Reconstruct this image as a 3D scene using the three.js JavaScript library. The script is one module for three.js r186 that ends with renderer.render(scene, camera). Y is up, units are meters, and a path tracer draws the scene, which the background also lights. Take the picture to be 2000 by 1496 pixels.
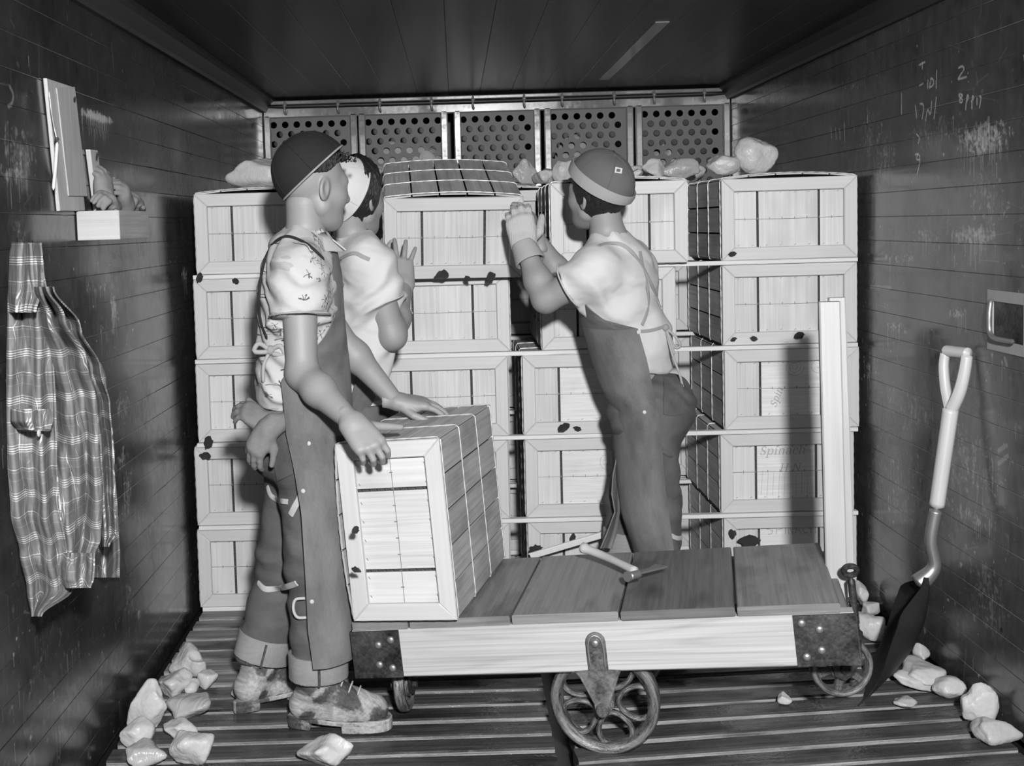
import * as THREE from 'three';
import { mergeGeometries } from 'three/addons/utils/BufferGeometryUtils.js';
import { ImprovedNoise } from 'three/addons/math/ImprovedNoise.js';

// ------------------------------------------------------------ camera, light, exposure
const scene = new THREE.Scene();
scene.background = new THREE.Color(0x000000);
const FOCAL = 2210, PW = 2000, PH = 1496, EYE = new THREE.Vector3(0, 1.41, 0);
const camera = new THREE.PerspectiveCamera(2 * Math.atan(PH / 2 / FOCAL) * 180 / Math.PI, PW / PH, 0.05, 40);
camera.position.copy(EYE);
camera.rotation.order = 'YXZ';
camera.rotation.set(-4 * Math.PI / 180, 1 * Math.PI / 180, -0.028);
const SHIFT = [144.33, 152.44];                       // sliding back of the press camera, in pixels
camera.setViewOffset(PW, PH, SHIFT[0], SHIFT[1], PW, PH);
camera.updateMatrixWorld();
scene.add(camera);

const renderer = new THREE.WebGLRenderer({ antialias: true });
renderer.toneMapping = THREE.LinearToneMapping;
renderer.toneMappingExposure = 1.0;
renderer.shadowMap.enabled = true;

const FLASH = new THREE.Vector3(0.29, 2.02, 0.62);
const flash = new THREE.SpotLight(0xffffff, 84, 0, 1.15, 0.7, 2);
flash.position.copy(FLASH);
flash.target.position.set(0.2, 0.95, -4.0);
flash.castShadow = true; flash.shadow.radius = 4.5; flash.shadow.mapSize.set(2048, 2048);
flash.shadow.camera.near = 0.2; flash.shadow.camera.far = 9;
scene.add(flash, flash.target);
// ------------------------------------------------------------ helpers
const V = (x, y, z) => new THREE.Vector3(x, y, z);
const RAD = Math.PI / 180;
function rng(seed) { let a = seed >>> 0; return () => { a = (a + 0x6D2B79F5) | 0; let t = Math.imul(a ^ (a >>> 15), 1 | a); t = (t + Math.imul(t ^ (t >>> 7), 61 | t)) ^ t; return ((t ^ (t >>> 14)) >>> 0) / 4294967296; }; }
const PN = new ImprovedNoise();
const clamp = (x, a, b) => Math.min(b, Math.max(a, x));
const sstep = (a, b, x) => { const t = clamp((x - a) / (b - a), 0, 1); return t * t * (3 - 2 * t); };
const lerp = (a, b, t) => a + (b - a) * t;
const noise3 = (x, y, z) => PN.noise(x, y, z);
const fbm = (x, y, z, o = 4) => { let s = 0, a = 0.5, f = 1; for (let i = 0; i < o; i++) { s += a * PN.noise(x * f, y * f, z * f); a *= 0.5; f *= 2.03; } return s; };
// a point of the place, measured off the photograph at a known distance from the lens plane
function at(u, v, d) {
  const w = V((u + SHIFT[0] - PW / 2) / FOCAL, -(v + SHIFT[1] - PH / 2) / FOCAL, -1).applyQuaternion(camera.quaternion);
  return w.multiplyScalar(d / -w.z).add(EYE);
}
function pix(p) { const q = p.clone().sub(EYE).applyQuaternion(camera.quaternion.clone().invert()); return [PW / 2 - SHIFT[0] + FOCAL * q.x / -q.z, PH / 2 - SHIFT[1] - FOCAL * q.y / -q.z]; }
const onPlaneX = (u, v, X) => { const w = at(u, v, 1).sub(EYE); return w.multiplyScalar((X - EYE.x) / w.x).add(EYE); };

const taken = {};
function numbered(name) { const n = taken[name] = (taken[name] ?? -1) + 1; return n ? name + '_' + String(n).padStart(3, '0') : name; }
function shadows(o) { o.traverse(c => { if (c.isMesh) { c.castShadow = true; c.receiveShadow = true; } }); return o; }
function tag(o, label, category, group, kind) { o.userData = {}; if (label) o.userData.label = label; if (category) o.userData.category = category; if (group) o.userData.group = group; if (kind) o.userData.kind = kind; return o; }
function thing(name, label, category, p = V(0, 0, 0), group, kind) { const g = new THREE.Group(); g.name = numbered(name); g.position.copy(p); tag(g, label, category, group, kind); scene.add(g); return g; }
function part(name, geo, mat, parent, label) {
  let n = name; if (parent) { const k = parent.userData._n ?? (parent.userData._n = {}); const i = k[name] = (k[name] ?? -1) + 1; if (i) n = name + '_' + String(i).padStart(3, '0'); }
  const m = new THREE.Mesh(geo, mat); m.name = parent ? n : numbered(name); m.castShadow = m.receiveShadow = true; if (label) m.userData.label = label; (parent ?? scene).add(m); return m;
}
function single(name, geo, mat, label, category, group, kind) { const m = part(name, geo, mat, null); tag(m, label, category, group, kind); return m; }

// boxes with uv in metres; grain (u) along the longest edge
function uvBox(g, ou = 0, ov = 0) {
  g.computeBoundingBox(); const s = g.boundingBox.getSize(V(0, 0, 0)).toArray();
  const order = [0, 1, 2].sort((a, b) => s[b] - s[a]), A = order[0];
  const p = g.attributes.position, n = g.attributes.normal, uv = new Float32Array(p.count * 2);
  for (let i = 0; i < p.count; i++) {
    const q = [p.getX(i), p.getY(i), p.getZ(i)], m = [Math.abs(n.getX(i)), Math.abs(n.getY(i)), Math.abs(n.getZ(i))];
    const ax = m.indexOf(Math.max(...m)); let a, b;
    if (ax === A) { a = order[1]; b = order[2]; } else { a = A; b = [0, 1, 2].find(k => k !== A && k !== ax); }
    uv[2 * i] = q[a] + ou; uv[2 * i + 1] = q[b] + ov + (ax === order[2] ? 0 : 0.37 * q[ax]);
  }
  g.setAttribute('uv', new THREE.BufferAttribute(uv, 2)); return g;
}
// box with chamfered long edges, centred; longest axis free
function cbox(x, y, z, c = 0.003, ou = 0, ov = 0) {
  const s = [x, y, z], A = s.indexOf(Math.max(...s)), o = [0, 1, 2].filter(k => k !== A);
  const a = s[o[0]] / 2, b = s[o[1]] / 2; c = Math.min(c, a * 0.6, b * 0.6);
  const ring = [[-a + c, -b], [a - c, -b], [a, -b + c], [a, b - c], [a - c, b], [-a + c, b], [-a, b - c], [-a, -b + c]];
  const h = s[A] / 2, pos = [], put = (e, w) => { const q = [0, 0, 0]; q[A] = w; q[o[0]] = e[0]; q[o[1]] = e[1]; pos.push(...q); };
  const flip = A === 1;
  const tri = (p, q, r) => { const l = flip ? [p, r, q] : [p, q, r]; for (const [e, w] of l) put(e, w); };
  for (let i = 0; i < 8; i++) { const e = ring[i], f = ring[(i + 1) % 8]; tri([e, -h], [f, -h], [f, h]); tri([e, -h], [f, h], [e, h]); }
  for (let i = 1; i < 7; i++) { tri([ring[0], h], [ring[i], h], [ring[i + 1], h]); tri([ring[0], -h], [ring[i + 1], -h], [ring[i], -h]); }
  const g = new THREE.BufferGeometry(); g.setAttribute('position', new THREE.Float32BufferAttribute(pos, 3)); g.computeVertexNormals();
  return uvBox(g, ou, ov);
}
const moved = (g, x, y, z) => g.translate(x, y, z);
function plate(pts, depth, bevel = 0.001, holes = []) { // extruded outline in xy, front face at z=0, thickness towards -z
  const s = new THREE.Shape(pts.map(p => new THREE.Vector2(p[0], p[1]))); s.holes = holes;
  const g = new THREE.ExtrudeGeometry(s, { depth: Math.max(depth - 2 * bevel, 1e-4), bevelEnabled: bevel > 0, bevelThickness: bevel, bevelSize: bevel, bevelOffset: -bevel, bevelSegments: 1, curveSegments: 8 });
  g.translate(0, 0, -depth + bevel); return g;
}
const merge = l => mergeGeometries(l.map(g => { const h = g.index ? g.toNonIndexed() : g; for (const k of Object.keys(h.attributes)) if (!['position', 'normal', 'uv'].includes(k)) h.deleteAttribute(k); return h; }));
function tube(pts, r, seg = 32, rad = 6, closed = false, tension = 0.5) {
  return new THREE.TubeGeometry(new THREE.CatmullRomCurve3(pts, closed, 'catmullrom', tension), seg, r, rad, closed);
}
function capped(pts, r, seg, rad = 8) { // tube with rounded ends, varying radius r(t)
  const c = new THREE.CatmullRomCurve3(pts), fr = c.computeFrenetFrames(seg), pos = [], idx = [], uv = [], L = c.getLength();
  const rf = typeof r === 'function' ? r : () => r;
  for (let i = 0; i <= seg; i++) { const t = i / seg, p = c.getPointAt(t), R = rf(t) * (i === 0 || i === seg ? 0.02 : 1);
    for (let j = 0; j <= rad; j++) { const a = j / rad * 2 * Math.PI; const q = p.clone().addScaledVector(fr.normals[i], Math.cos(a) * R).addScaledVector(fr.binormals[i], Math.sin(a) * R); pos.push(q.x, q.y, q.z); uv.push(t * L, j / rad * 6.28 * rf(t)); } }
  for (let i = 0; i < seg; i++) for (let j = 0; j < rad; j++) { const a = i * (rad + 1) + j, b = a + rad + 1; idx.push(a, a + 1, b, b, a + 1, b + 1); }
  const g = new THREE.BufferGeometry(); g.setAttribute('position', new THREE.Float32BufferAttribute(pos, 3)); g.setAttribute('uv', new THREE.Float32BufferAttribute(uv, 2)); g.setIndex(idx); g.computeVertexNormals(); return g;
}
// a sheet of cloth (rows of points) given thickness
function sheet(rows, th = 0.003, uvf = null) {
  const n = rows.length, m = rows[0].length, P = [], N = [];
  for (let i = 0; i < n; i++) for (let j = 0; j < m; j++) {
    const a = rows[Math.max(i - 1, 0)][j], b = rows[Math.min(i + 1, n - 1)][j], c = rows[i][Math.max(j - 1, 0)], d = rows[i][Math.min(j + 1, m - 1)];
    const nn = V(0, 0, 0).crossVectors(d.clone().sub(c), b.clone().sub(a)).normalize();
    P.push(rows[i][j]); N.push(nn);
  }
  const pos = [], uv = [], idx = [], len = [];
  for (let s = 0; s < 2; s++) for (let k = 0; k < P.length; k++) { const q = P[k].clone().addScaledVector(N[k], (s ? -1 : 1) * th / 2); pos.push(q.x, q.y, q.z); const i = Math.floor(k / m), j = k % m; const t = uvf ? uvf(i, j, P[k]) : [j, i]; uv.push(t[0], t[1]); }
  const K = n * m, qd = (a, b, c, d, f) => f ? idx.push(a, b, c, a, c, d) : idx.push(a, c, b, a, d, c);
  for (let i = 0; i < n - 1; i++) for (let j = 0; j < m - 1; j++) { const a = i * m + j; qd(a, a + 1, a + m + 1, a + m, true); qd(K + a, K + a + 1, K + a + m + 1, K + a + m, false); }
  const base = pos.length / 3; const edge = [];
  for (let j = 0; j < m; j++) edge.push(j); for (let i = 1; i < n; i++) edge.push(i * m + m - 1); for (let j = m - 2; j >= 0; j--) edge.push((n - 1) * m + j); for (let i = n - 2; i > 0; i--) edge.push(i * m);
  for (let e = 0; e < edge.length; e++) { const a = edge[e], b = edge[(e + 1) % edge.length]; const o = pos.length / 3; for (const k of [a, b, K + b, K + a]) { pos.push(pos[3 * k], pos[3 * k + 1], pos[3 * k + 2]); uv.push(uv[2 * k], uv[2 * k + 1]); } idx.push(o, o + 2, o + 1, o, o + 3, o + 2); }
  const g = new THREE.BufferGeometry(); g.setAttribute('position', new THREE.Float32BufferAttribute(pos, 3)); g.setAttribute('uv', new THREE.Float32BufferAttribute(uv, 2)); g.setIndex(idx); g.computeVertexNormals(); return g;
}

// ------------------------------------------------------------ distance fields and their meshing
const smin = (a, b, k) => { const h = Math.max(k - Math.abs(a - b), 0) / k; return Math.min(a, b) - h * h * k * 0.25; };
const smax = (a, b, k) => -smin(-a, -b, k);
function cone(a, b, ra, rb = ra) { const ax = a.x, ay = a.y, az = a.z, bx = b.x - ax, by = b.y - ay, bz = b.z - az, l = bx * bx + by * by + bz * bz || 1e-9;
  return (x, y, z) => { const px = x - ax, py = y - ay, pz = z - az, t = clamp((px * bx + py * by + pz * bz) / l, 0, 1); return Math.hypot(px - bx * t, py - by * t, pz - bz * t) - (ra + (rb - ra) * t); }; }
function ell(c, r, q = null) { const qi = q ? q.clone().invert() : null, t = V(0, 0, 0), m = Math.min(r[0], r[1], r[2]);
  return (x, y, z) => { t.set(x - c.x, y - c.y, z - c.z); if (qi) t.applyQuaternion(qi); const a = t.x / r[0], b = t.y / r[1], d = t.z / r[2], k0 = Math.sqrt(a * a + b * b + d * d); if (k0 < 1e-6) return -m; const k1 = Math.hypot(a / r[0], b / r[1], d / r[2]); return k0 * (k0 - 1) / k1; }; }
const uni = (l, k) => (x, y, z) => { let d = l[0](x, y, z); for (let i = 1; i < l.length; i++) d = smin(d, l[i](x, y, z), k); return d; };
const chain = (pts, rs) => { const l = []; for (let i = 0; i + 1 < pts.length; i++) l.push(cone(pts[i], pts[i + 1], rs[i], rs[i + 1])); return (x, y, z) => { let d = 1e9; for (const f of l) d = Math.min(d, f(x, y, z)); return d; }; };
function nets(fn, lo, hi, h, uvf = null, origin = V(0, 0, 0)) {
  const nx = Math.ceil((hi.x - lo.x) / h) + 1, ny = Math.ceil((hi.y - lo.y) / h) + 1, nz = Math.ceil((hi.z - lo.z) / h) + 1;
  const F = new Float32Array(nx * ny * nz), id = (i, j, k) => (k * ny + j) * nx + i, B = 6;
  for (let k = 0; k < nz; k += B) for (let j = 0; j < ny; j += B) for (let i = 0; i < nx; i += B) {
    const c = fn(lo.x + (i + B / 2 - .5) * h, lo.y + (j + B / 2 - .5) * h, lo.z + (k + B / 2 - .5) * h), far = Math.abs(c) > B * h * 1.25;
    for (let c2 = k; c2 < Math.min(k + B, nz); c2++) for (let b = j; b < Math.min(j + B, ny); b++) for (let a = i; a < Math.min(i + B, nx); a++) F[id(a, b, c2)] = far ? c : fn(lo.x + a * h, lo.y + b * h, lo.z + c2 * h);
  }
  const cell = new Int32Array(nx * ny * nz).fill(-1), P = [];
  const co = [[0, 0, 0], [1, 0, 0], [0, 1, 0], [1, 1, 0], [0, 0, 1], [1, 0, 1], [0, 1, 1], [1, 1, 1]], ed = [[0, 1], [2, 3], [4, 5], [6, 7], [0, 2], [1, 3], [4, 6], [5, 7], [0, 4], [1, 5], [2, 6], [3, 7]], f8 = new Float32Array(8);
  for (let k = 0; k < nz - 1; k++) for (let j = 0; j < ny - 1; j++) for (let i = 0; i < nx - 1; i++) {
    let m = 0; for (let c = 0; c < 8; c++) { f8[c] = F[id(i + co[c][0], j + co[c][1], k + co[c][2])]; if (f8[c] < 0) m |= 1 << c; }
    if (m === 0 || m === 255) continue;
    let x = 0, y = 0, z = 0, n = 0;
    for (const [a, b] of ed) { if (((m >> a) & 1) === ((m >> b) & 1)) continue; const t = f8[a] / (f8[a] - f8[b]); x += lerp(co[a][0], co[b][0], t); y += lerp(co[a][1], co[b][1], t); z += lerp(co[a][2], co[b][2], t); n++; }
    cell[id(i, j, k)] = P.length / 3; P.push(lo.x + (i + x / n) * h, lo.y + (j + y / n) * h, lo.z + (k + z / n) * h);
  }
  const idx = [], q = (a, b, c, d, f) => { if (a < 0 || b < 0 || c < 0 || d < 0) return; if (f) idx.push(a, b, c, a, c, d); else idx.push(a, c, b, a, d, c); };
  for (let k = 1; k < nz - 1; k++) for (let j = 1; j < ny - 1; j++) for (let i = 1; i < nx - 1; i++) {
    const s = F[id(i, j, k)] < 0;
    if (s !== F[id(i + 1, j, k)] < 0) q(cell[id(i, j - 1, k - 1)], cell[id(i, j, k - 1)], cell[id(i, j, k)], cell[id(i, j - 1, k)], s);
    if (s !== F[id(i, j + 1, k)] < 0) q(cell[id(i - 1, j, k - 1)], cell[id(i - 1, j, k)], cell[id(i, j, k)], cell[id(i, j, k - 1)], s);
    if (s !== F[id(i, j, k + 1)] < 0) q(cell[id(i - 1, j - 1, k)], cell[id(i, j - 1, k)], cell[id(i, j, k)], cell[id(i - 1, j, k)], s);
  }
  const n = P.length / 3, N = new Float32Array(n * 3), uv = new Float32Array(n * 2), e = h * 0.4;
  for (let i = 0; i < n; i++) {
    const x = P[3 * i], y = P[3 * i + 1], z = P[3 * i + 2];
    let a = fn(x + e, y, z) - fn(x - e, y, z), b = fn(x, y + e, z) - fn(x, y - e, z), c = fn(x, y, z + e) - fn(x, y, z - e); const l = Math.hypot(a, b, c) || 1;
    N[3 * i] = a / l; N[3 * i + 1] = b / l; N[3 * i + 2] = c / l;
    const g = l / (2 * e), d = clamp(fn(x, y, z) / Math.max(g, .4), -h * .5, h * .5);
    P[3 * i] -= N[3 * i] * d; P[3 * i + 1] -= N[3 * i + 1] * d; P[3 * i + 2] -= N[3 * i + 2] * d;
    const t = uvf ? uvf(P[3 * i], P[3 * i + 1], P[3 * i + 2], N[3 * i], N[3 * i + 1], N[3 * i + 2]) : [P[3 * i] * .8 - P[3 * i + 2] * .8, P[3 * i + 1]];
    uv[2 * i] = t[0]; uv[2 * i + 1] = t[1];
  }
  for (let i = 0; i < n; i++) { P[3 * i] -= origin.x; P[3 * i + 1] -= origin.y; P[3 * i + 2] -= origin.z; }
  const g = new THREE.BufferGeometry(); g.setAttribute('position', new THREE.Float32BufferAttribute(P, 3)); g.setAttribute('normal', new THREE.BufferAttribute(N, 3)); g.setAttribute('uv', new THREE.BufferAttribute(uv, 2)); g.setIndex(idx); return g;
}
// where the line of sight through a point of the photograph meets a body's surface
function hit(fn, u, v, d0, d1, lift = 0) {
  const a = at(u, v, 1).sub(EYE); let d = d0;
  for (let i = 0; i < 400 && d < d1; i++) { const s = fn(EYE.x + a.x * d, EYE.y + a.y * d, EYE.z + a.z * d) - lift; if (s < 0.0004) return EYE.clone().addScaledVector(a, d); d += Math.max(s * 0.7, 0.0006); }
  return null;
}
const gradN = (fn, p) => { const e = .003; return V(fn(p.x + e, p.y, p.z) - fn(p.x - e, p.y, p.z), fn(p.x, p.y + e, p.z) - fn(p.x, p.y - e, p.z), fn(p.x, p.y, p.z + e) - fn(p.x, p.y, p.z - e)).normalize(); };

// ------------------------------------------------------------ grey photographic materials, textures computed here
const toS = l => { l = clamp(l, 0, 1); return 255 * (l <= 0.0031308 ? 12.92 * l : 1.055 * Math.pow(l, 1 / 2.4) - 0.055); };
function texCanvas(w, h, f) { // f(x, y) in 0..1 -> linear reflectance
  const c = document.createElement('canvas'); c.width = w; c.height = h; const g = c.getContext('2d'), im = g.createImageData(w, h);
  for (let y = 0; y < h; y++) for (let x = 0; x < w; x++) { const s = toS(f(x / w, y / h)), i = 4 * (y * w + x); im.data[i] = im.data[i + 1] = im.data[i + 2] = s; im.data[i + 3] = 255; }
  g.putImageData(im, 0, 0); return [c, g];
}
function asTex(c, mx, my, srgb = true) { const t = new THREE.CanvasTexture(c); t.wrapS = t.wrapT = THREE.RepeatWrapping; t.repeat.set(1 / mx, 1 / my); if (srgb) t.colorSpace = THREE.SRGBColorSpace; return t; }
function dataTex(w, h, mx, my, f) { const d = new Uint8Array(w * h * 4); for (let y = 0; y < h; y++) for (let x = 0; x < w; x++) { const s = clamp(255 * f(x / w, y / h), 0, 255), i = 4 * (y * w + x); d[i] = d[i + 1] = d[i + 2] = s; d[i + 3] = 255; }
  const t = new THREE.DataTexture(d, w, h); t.magFilter = THREE.LinearFilter; t.minFilter = THREE.LinearFilter; t.wrapS = t.wrapT = THREE.RepeatWrapping; t.repeat.set(1 / mx, 1 / my); t.needsUpdate = true; return t; }
// lattice noise that repeats with the texture
const HT = (() => { const r = rng(77), a = new Float32Array(65536); for (let i = 0; i < a.length; i++) a[i] = r() * 2 - 1; return a; })();
function tn(x, y, px, py, s = 0) { const X = Math.floor(x), Y = Math.floor(y), fx = x - X, fy = y - Y, u = fx * fx * (3 - 2 * fx), v = fy * fy * (3 - 2 * fy);
  const h = (i, j) => HT[((((i % px) + px) % px) * 157 + (((j % py) + py) % py) * 1009 + s * 7919) & 65535];
  return lerp(lerp(h(X, Y), h(X + 1, Y), u), lerp(h(X, Y + 1), h(X + 1, Y + 1), u), v); }
function tf(x, y, fx, fy, o, s = 0) { let r = 0, a = .5; for (let i = 0; i < o; i++) { r += a * tn(x * fx, y * fy, fx, fy, s + i); fx *= 2; fy *= 2; a *= .5; } return r; }
const G = l => new THREE.Color().setRGB(l, l, l);
function M(l, rough, o = {}) { const P = o.phys ? THREE.MeshPhysicalMaterial : THREE.MeshStandardMaterial; delete o.phys; return new P({ color: G(l), roughness: rough, metalness: 0, ...o }); }
// boards: grain along u. base/contrast in linear light
function woodTex(seed, base, con, { fine = 1, rings = 0, ringF = 9, dirt = 0.1, w = 512, h = 512, mx = 1, my = .5 } = {}) {
  const [c, g] = texCanvas(w, h, (x, y) => {
    let s = tf(x, y, 3, 64, 4, seed) * .9 + tf(x, y, 5, 160, 2, seed + 9) * fine * .7;
    if (rings) { const yy = y + .08 * tf(x, y, 2, 2, 2, seed + 5), rr = Math.sin(2 * Math.PI * (ringF * yy + 1.6 * tf(x, y, 2, 3, 2, seed + 3) * (1 + rings))); s += rings * .55 * (rr > 0 ? Math.pow(rr, 3) : rr * .3) * -1; }
    const d = Math.max(0, tf(x, y, 4, 5, 4, seed + 20)) * dirt;
    return base * (1 + con * s) * (1 - 2 * d);
  });
  return [asTex(c, mx, my), c, g];
}
const wood = (seed, base, con, rough, o = {}) => { const [t, c, g] = woodTex(seed, base, con, o); const m = new THREE.MeshStandardMaterial({ map: t, roughness: rough, bumpMap: t, bumpScale: o.bump ?? .0008 }); m.userData.canvas = c; return m; };
// ------------------------------------------------------------ the car: walls, ceiling, floor racks, ice bunker bulkhead
const XL = -1.01, XR = 1.47, YC = 2.11, ZB = -6.2, ZF = 2.2, BW = 0.0825;
// wall paint: dark glossy varnish, scuffed, chipped, streaked, chalked
function wallCanvas(seed, base, draw) {
  const W = 1600, H = 844;
  const [c, g] = texCanvas(W, H, (x, y) => {
    const wx = x + .012 * tf(x, y, 9, 9, 2, seed + 2), wy = y + .02 * tf(x, y, 11, 7, 2, seed + 3);
    let s = base * (1 + .7 * tf(wx, wy, 7, 4, 5, seed) + .22 * tf(wx + .003 * tf(x, y, 60, 30, 2, 7), y, 310, 3, 3, seed + 4) + .35 * tf(wx, wy, 90, 50, 3, seed + 8));
    return s;
  });
  const r = rng(seed);
  for (let i = 0; i < 2200; i++) { // chips and scratches
    const x = r() * W, y = r() * H, a = r(); g.globalAlpha = .06 + .55 * r() * r(); g.fillStyle = g.strokeStyle = a > .25 ? '#8d8d8d' : '#0b0b0b';
    if (a > .6) { g.lineWidth = .5 + r(); g.beginPath(); g.moveTo(x, y); g.lineTo(x + (r() - .5) * 10, y + 4 + r() * 34); g.stroke(); }
    else if (a > .48) { g.lineWidth = .6 + r(); g.beginPath(); g.moveTo(x, y); g.lineTo(x + (r() - .5) * 120, y + (r() - .5) * 30); g.stroke(); }
    else { g.beginPath(); g.ellipse(x, y, .8 + 4 * r() * r(), .8 + 6 * r() * r(), r() * 3, 0, 6.3); g.fill(); }
  }
  for (let i = 0; i < 900; i++) { const x = r() * W, y = H * Math.sqrt(r()); g.globalAlpha = .2 + .6 * r(); g.fillStyle = '#b4b4b4'; const k = .8 + 4.2 * r() * r() * r(); g.beginPath(); g.moveTo(x - k, y); g.lineTo(x + k * (r() - .3), y - k * 1.3 * r()); g.lineTo(x + k, y + k * (r() - .5)); g.lineTo(x + k * (r() - .5), y + k * (.4 + 1.6 * r())); g.fill(); if (r() > .85) g.fillRect(x, y, 1, 4 + 16 * r()); }
  const scuff = (x, y, w, h, n, al = .5, tone = '#a8a8a8') => { for (let i = 0; i < n; i++) { const px = x + (r() + r() - 1) * w, py = y + (r() + r() - 1) * h; g.globalAlpha = al * (.25 + .75 * r()); g.fillStyle = tone; g.beginPath(); g.ellipse(px, py, .8 + 4 * r() * r(), .8 + 5 * r() * r(), (r() - .5) * .8, 0, 6.3); g.fill(); if (r() > .78) g.fillRect(px, py, .8 + r(), 6 + 26 * r()); } };
  draw(g, scuff, r, W, H); g.globalAlpha = 1; return c;
}
// place on a wall -> canvas pixel: z from ZB (left) over 4.2 m, y from 0 (bottom)
const WZ = 4.2, WY = 2.2;
const wpx = (p, W = 1600, H = 844) => [(p.z - ZB) / WZ * W, (1 - p.y / WY) * H];
const rw = (u, v) => wpx(onPlaneX(u, v, XR)), lw = (u, v) => wpx(onPlaneX(u, v, XL));
function chalk(g, list, toPx, wid = 2.2, al = .75) { g.lineCap = 'round'; g.strokeStyle = '#c4c4c4'; for (const s of list) { g.globalAlpha = al; g.lineWidth = wid; g.beginPath(); const Q = s.map(p => toPx(p[0], p[1])); g.moveTo(...Q[0]); for (let i = 1; i + 1 < Q.length; i++) g.quadraticCurveTo(...Q[i], (Q[i][0] + Q[i + 1][0]) / 2, (Q[i][1] + Q[i + 1][1]) / 2); g.lineTo(...Q[Q.length - 1]); g.stroke(); } }
const rightCanvas = wallCanvas(11, 0.056, (g, scuff) => {
  const S = (u, v, du, dv, n, al, t) => { const p = rw(u, v), q = rw(u + du, v + dv); scuff(p[0], p[1], Math.abs(q[0] - p[0]), Math.abs(q[1] - p[1]), n, al, t); };
  S(1920, 270, 60, 26, 420, .55, '#b5b5b5'); S(1700, 260, 26, 44, 130, .4); S(1730, 300, 22, 40, 80, .4); S(1830, 255, 60, 20, 90, .3); S(1650, 205, 60, 60, 70, .35);
  S(1900, 460, 55, 22, 190, .5); S(1810, 465, 30, 20, 60, .4); S(1700, 720, 20, 40, 60, .5); S(1930, 390, 50, 60, 90, .4); S(1750, 505, 40, 14, 60, .5); S(1750, 640, 24, 18, 40, .6, '#c8c8c8'); S(1870, 610, 20, 14, 40, .6);
  S(1880, 900, 90, 120, 260, .4); S(1760, 950, 80, 160, 240, .35); S(1930, 1160, 50, 110, 160, .35); S(1900, 1010, 80, 60, 120, .4); S(1780, 800, 80, 90, 160, .35);
  const L = [];
  L.push([[1795, 127], [1806, 121]], [[1801, 122], [1801, 134]]);                                             // 7
  L.push([[1796, 167], [1803, 163]], [[1812, 157], [1812, 172]], [[1818, 153], [1816, 171]], [[1818, 153], [1824, 155], [1824, 166], [1816, 171]], [[1829, 138], [1829, 172]]); // -1D|
  L.push([[1788, 206], [1790, 230]], [[1797, 203], [1806, 200], [1801, 232]], [[1808, 236], [1811, 205], [1817, 230], [1820, 198]], [[1824, 232], [1829, 190]]);   // 17N|
  L.push([[1790, 262], [1797, 268], [1793, 280]], [[1787, 302], [1795, 298], [1797, 318], [1791, 340]], [[1793, 300], [1787, 312], [1796, 312]]);               // 29
  L.push([[1872, 133], [1878, 128], [1884, 133], [1878, 144], [1871, 154], [1873, 155], [1888, 150]]);                      // 2
  L.push([[1880, 186], [1875, 182], [1872, 187], [1879, 193], [1880, 199], [1875, 201], [1873, 196], [1880, 187]], [[1886, 214], [1888, 184], [1893, 188], [1888, 198]], [[1898, 212], [1898, 186], [1903, 190], [1897, 198]], [[1908, 204], [1908, 192]], [[1913, 188], [1917, 186], [1913, 210]]);   // 8PPY
  L.push([[1623, 250], [1624, 270]], [[1632, 250], [1633, 272]], [[1640, 252], [1641, 272]], [[1649, 240], [1650, 276]], [[1695, 224], [1694, 240]], [[1761, 182], [1761, 222]]);
  chalk(g, L, rw, 2.2, .85);
  chalk(g, [[[1962, 700], [1966, 712]], [[1700, 560], [1740, 562]], [[1950, 880], [1966, 870]], [[1950, 905], [1968, 890]]], rw, 5, .35);
});
const leftCanvas = wallCanvas(23, 0.027, (g, scuff) => {
  const S = (u, v, du, dv, n, al, t) => { const p = lw(u, v), q = lw(u + du, v + dv); scuff(p[0], p[1], Math.abs(q[0] - p[0]), Math.abs(q[1] - p[1]), n, al, t); };
  S(190, 228, 34, 18, 420, .5, '#bcbcbc'); S(40, 300, 36, 60, 140, .4); S(30, 340, 30, 20, 60, .4); S(222, 600, 8, 26, 90, .6); S(215, 640, 24, 20, 60, .4); S(240, 790, 16, 22, 100, .5); S(235, 895, 20, 14, 70, .5); S(250, 945, 12, 20, 60, .5); S(245, 985, 14, 14, 60, .5); S(200, 560, 40, 12, 80, .4); S(40, 470, 20, 60, 40, .3);
  S(100, 1300, 90, 120, 160, .3); S(250, 1180, 40, 60, 70, .35); S(270, 1200, 8, 14, 30, .7); S(360, 535, 8, 12, 60, .6, '#bcbcbc');
  chalk(g, [[[20, 170], [28, 182], [24, 204], [16, 208]]], lw, 4, .4);
});
const paintBump = dataTex(512, 512, .9, .9, (x, y) => .5 + .5 * tf(x + .03 * tf(x, y, 5, 5, 2, 37), y, 6, 5, 5, 31));
const paintRough = dataTex(512, 512, 1.3, 1.3, (x, y) => clamp(.27 + .22 * tf(x, y, 7, 6, 5, 41) + .14 * tf(x, y, 90, 60, 3, 44), .14, .9));
const wallMat = c => new THREE.MeshPhysicalMaterial({ map: asTex(c, WZ, WY), roughness: .8, roughnessMap: paintRough, bumpMap: paintBump, bumpScale: .0006, specularIntensity: 1.0, clearcoat: .35, clearcoatRoughness: .2 });
const MwallR = wallMat(rightCanvas), MwallL = wallMat(leftCanvas);
const [ceilT] = woodTex(51, .030, .6, { dirt: .5, mx: 2.2, my: 2.2, w: 1024, h: 1024 });
const Mceil = new THREE.MeshPhysicalMaterial({ map: ceilT, roughness: .30, bumpMap: paintBump, bumpScale: .0006 });
const MceilWorn = new THREE.MeshPhysicalMaterial({ map: ceilT, color: G(5), roughness: .22, clearcoat: 1, clearcoatRoughness: .2 });
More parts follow.
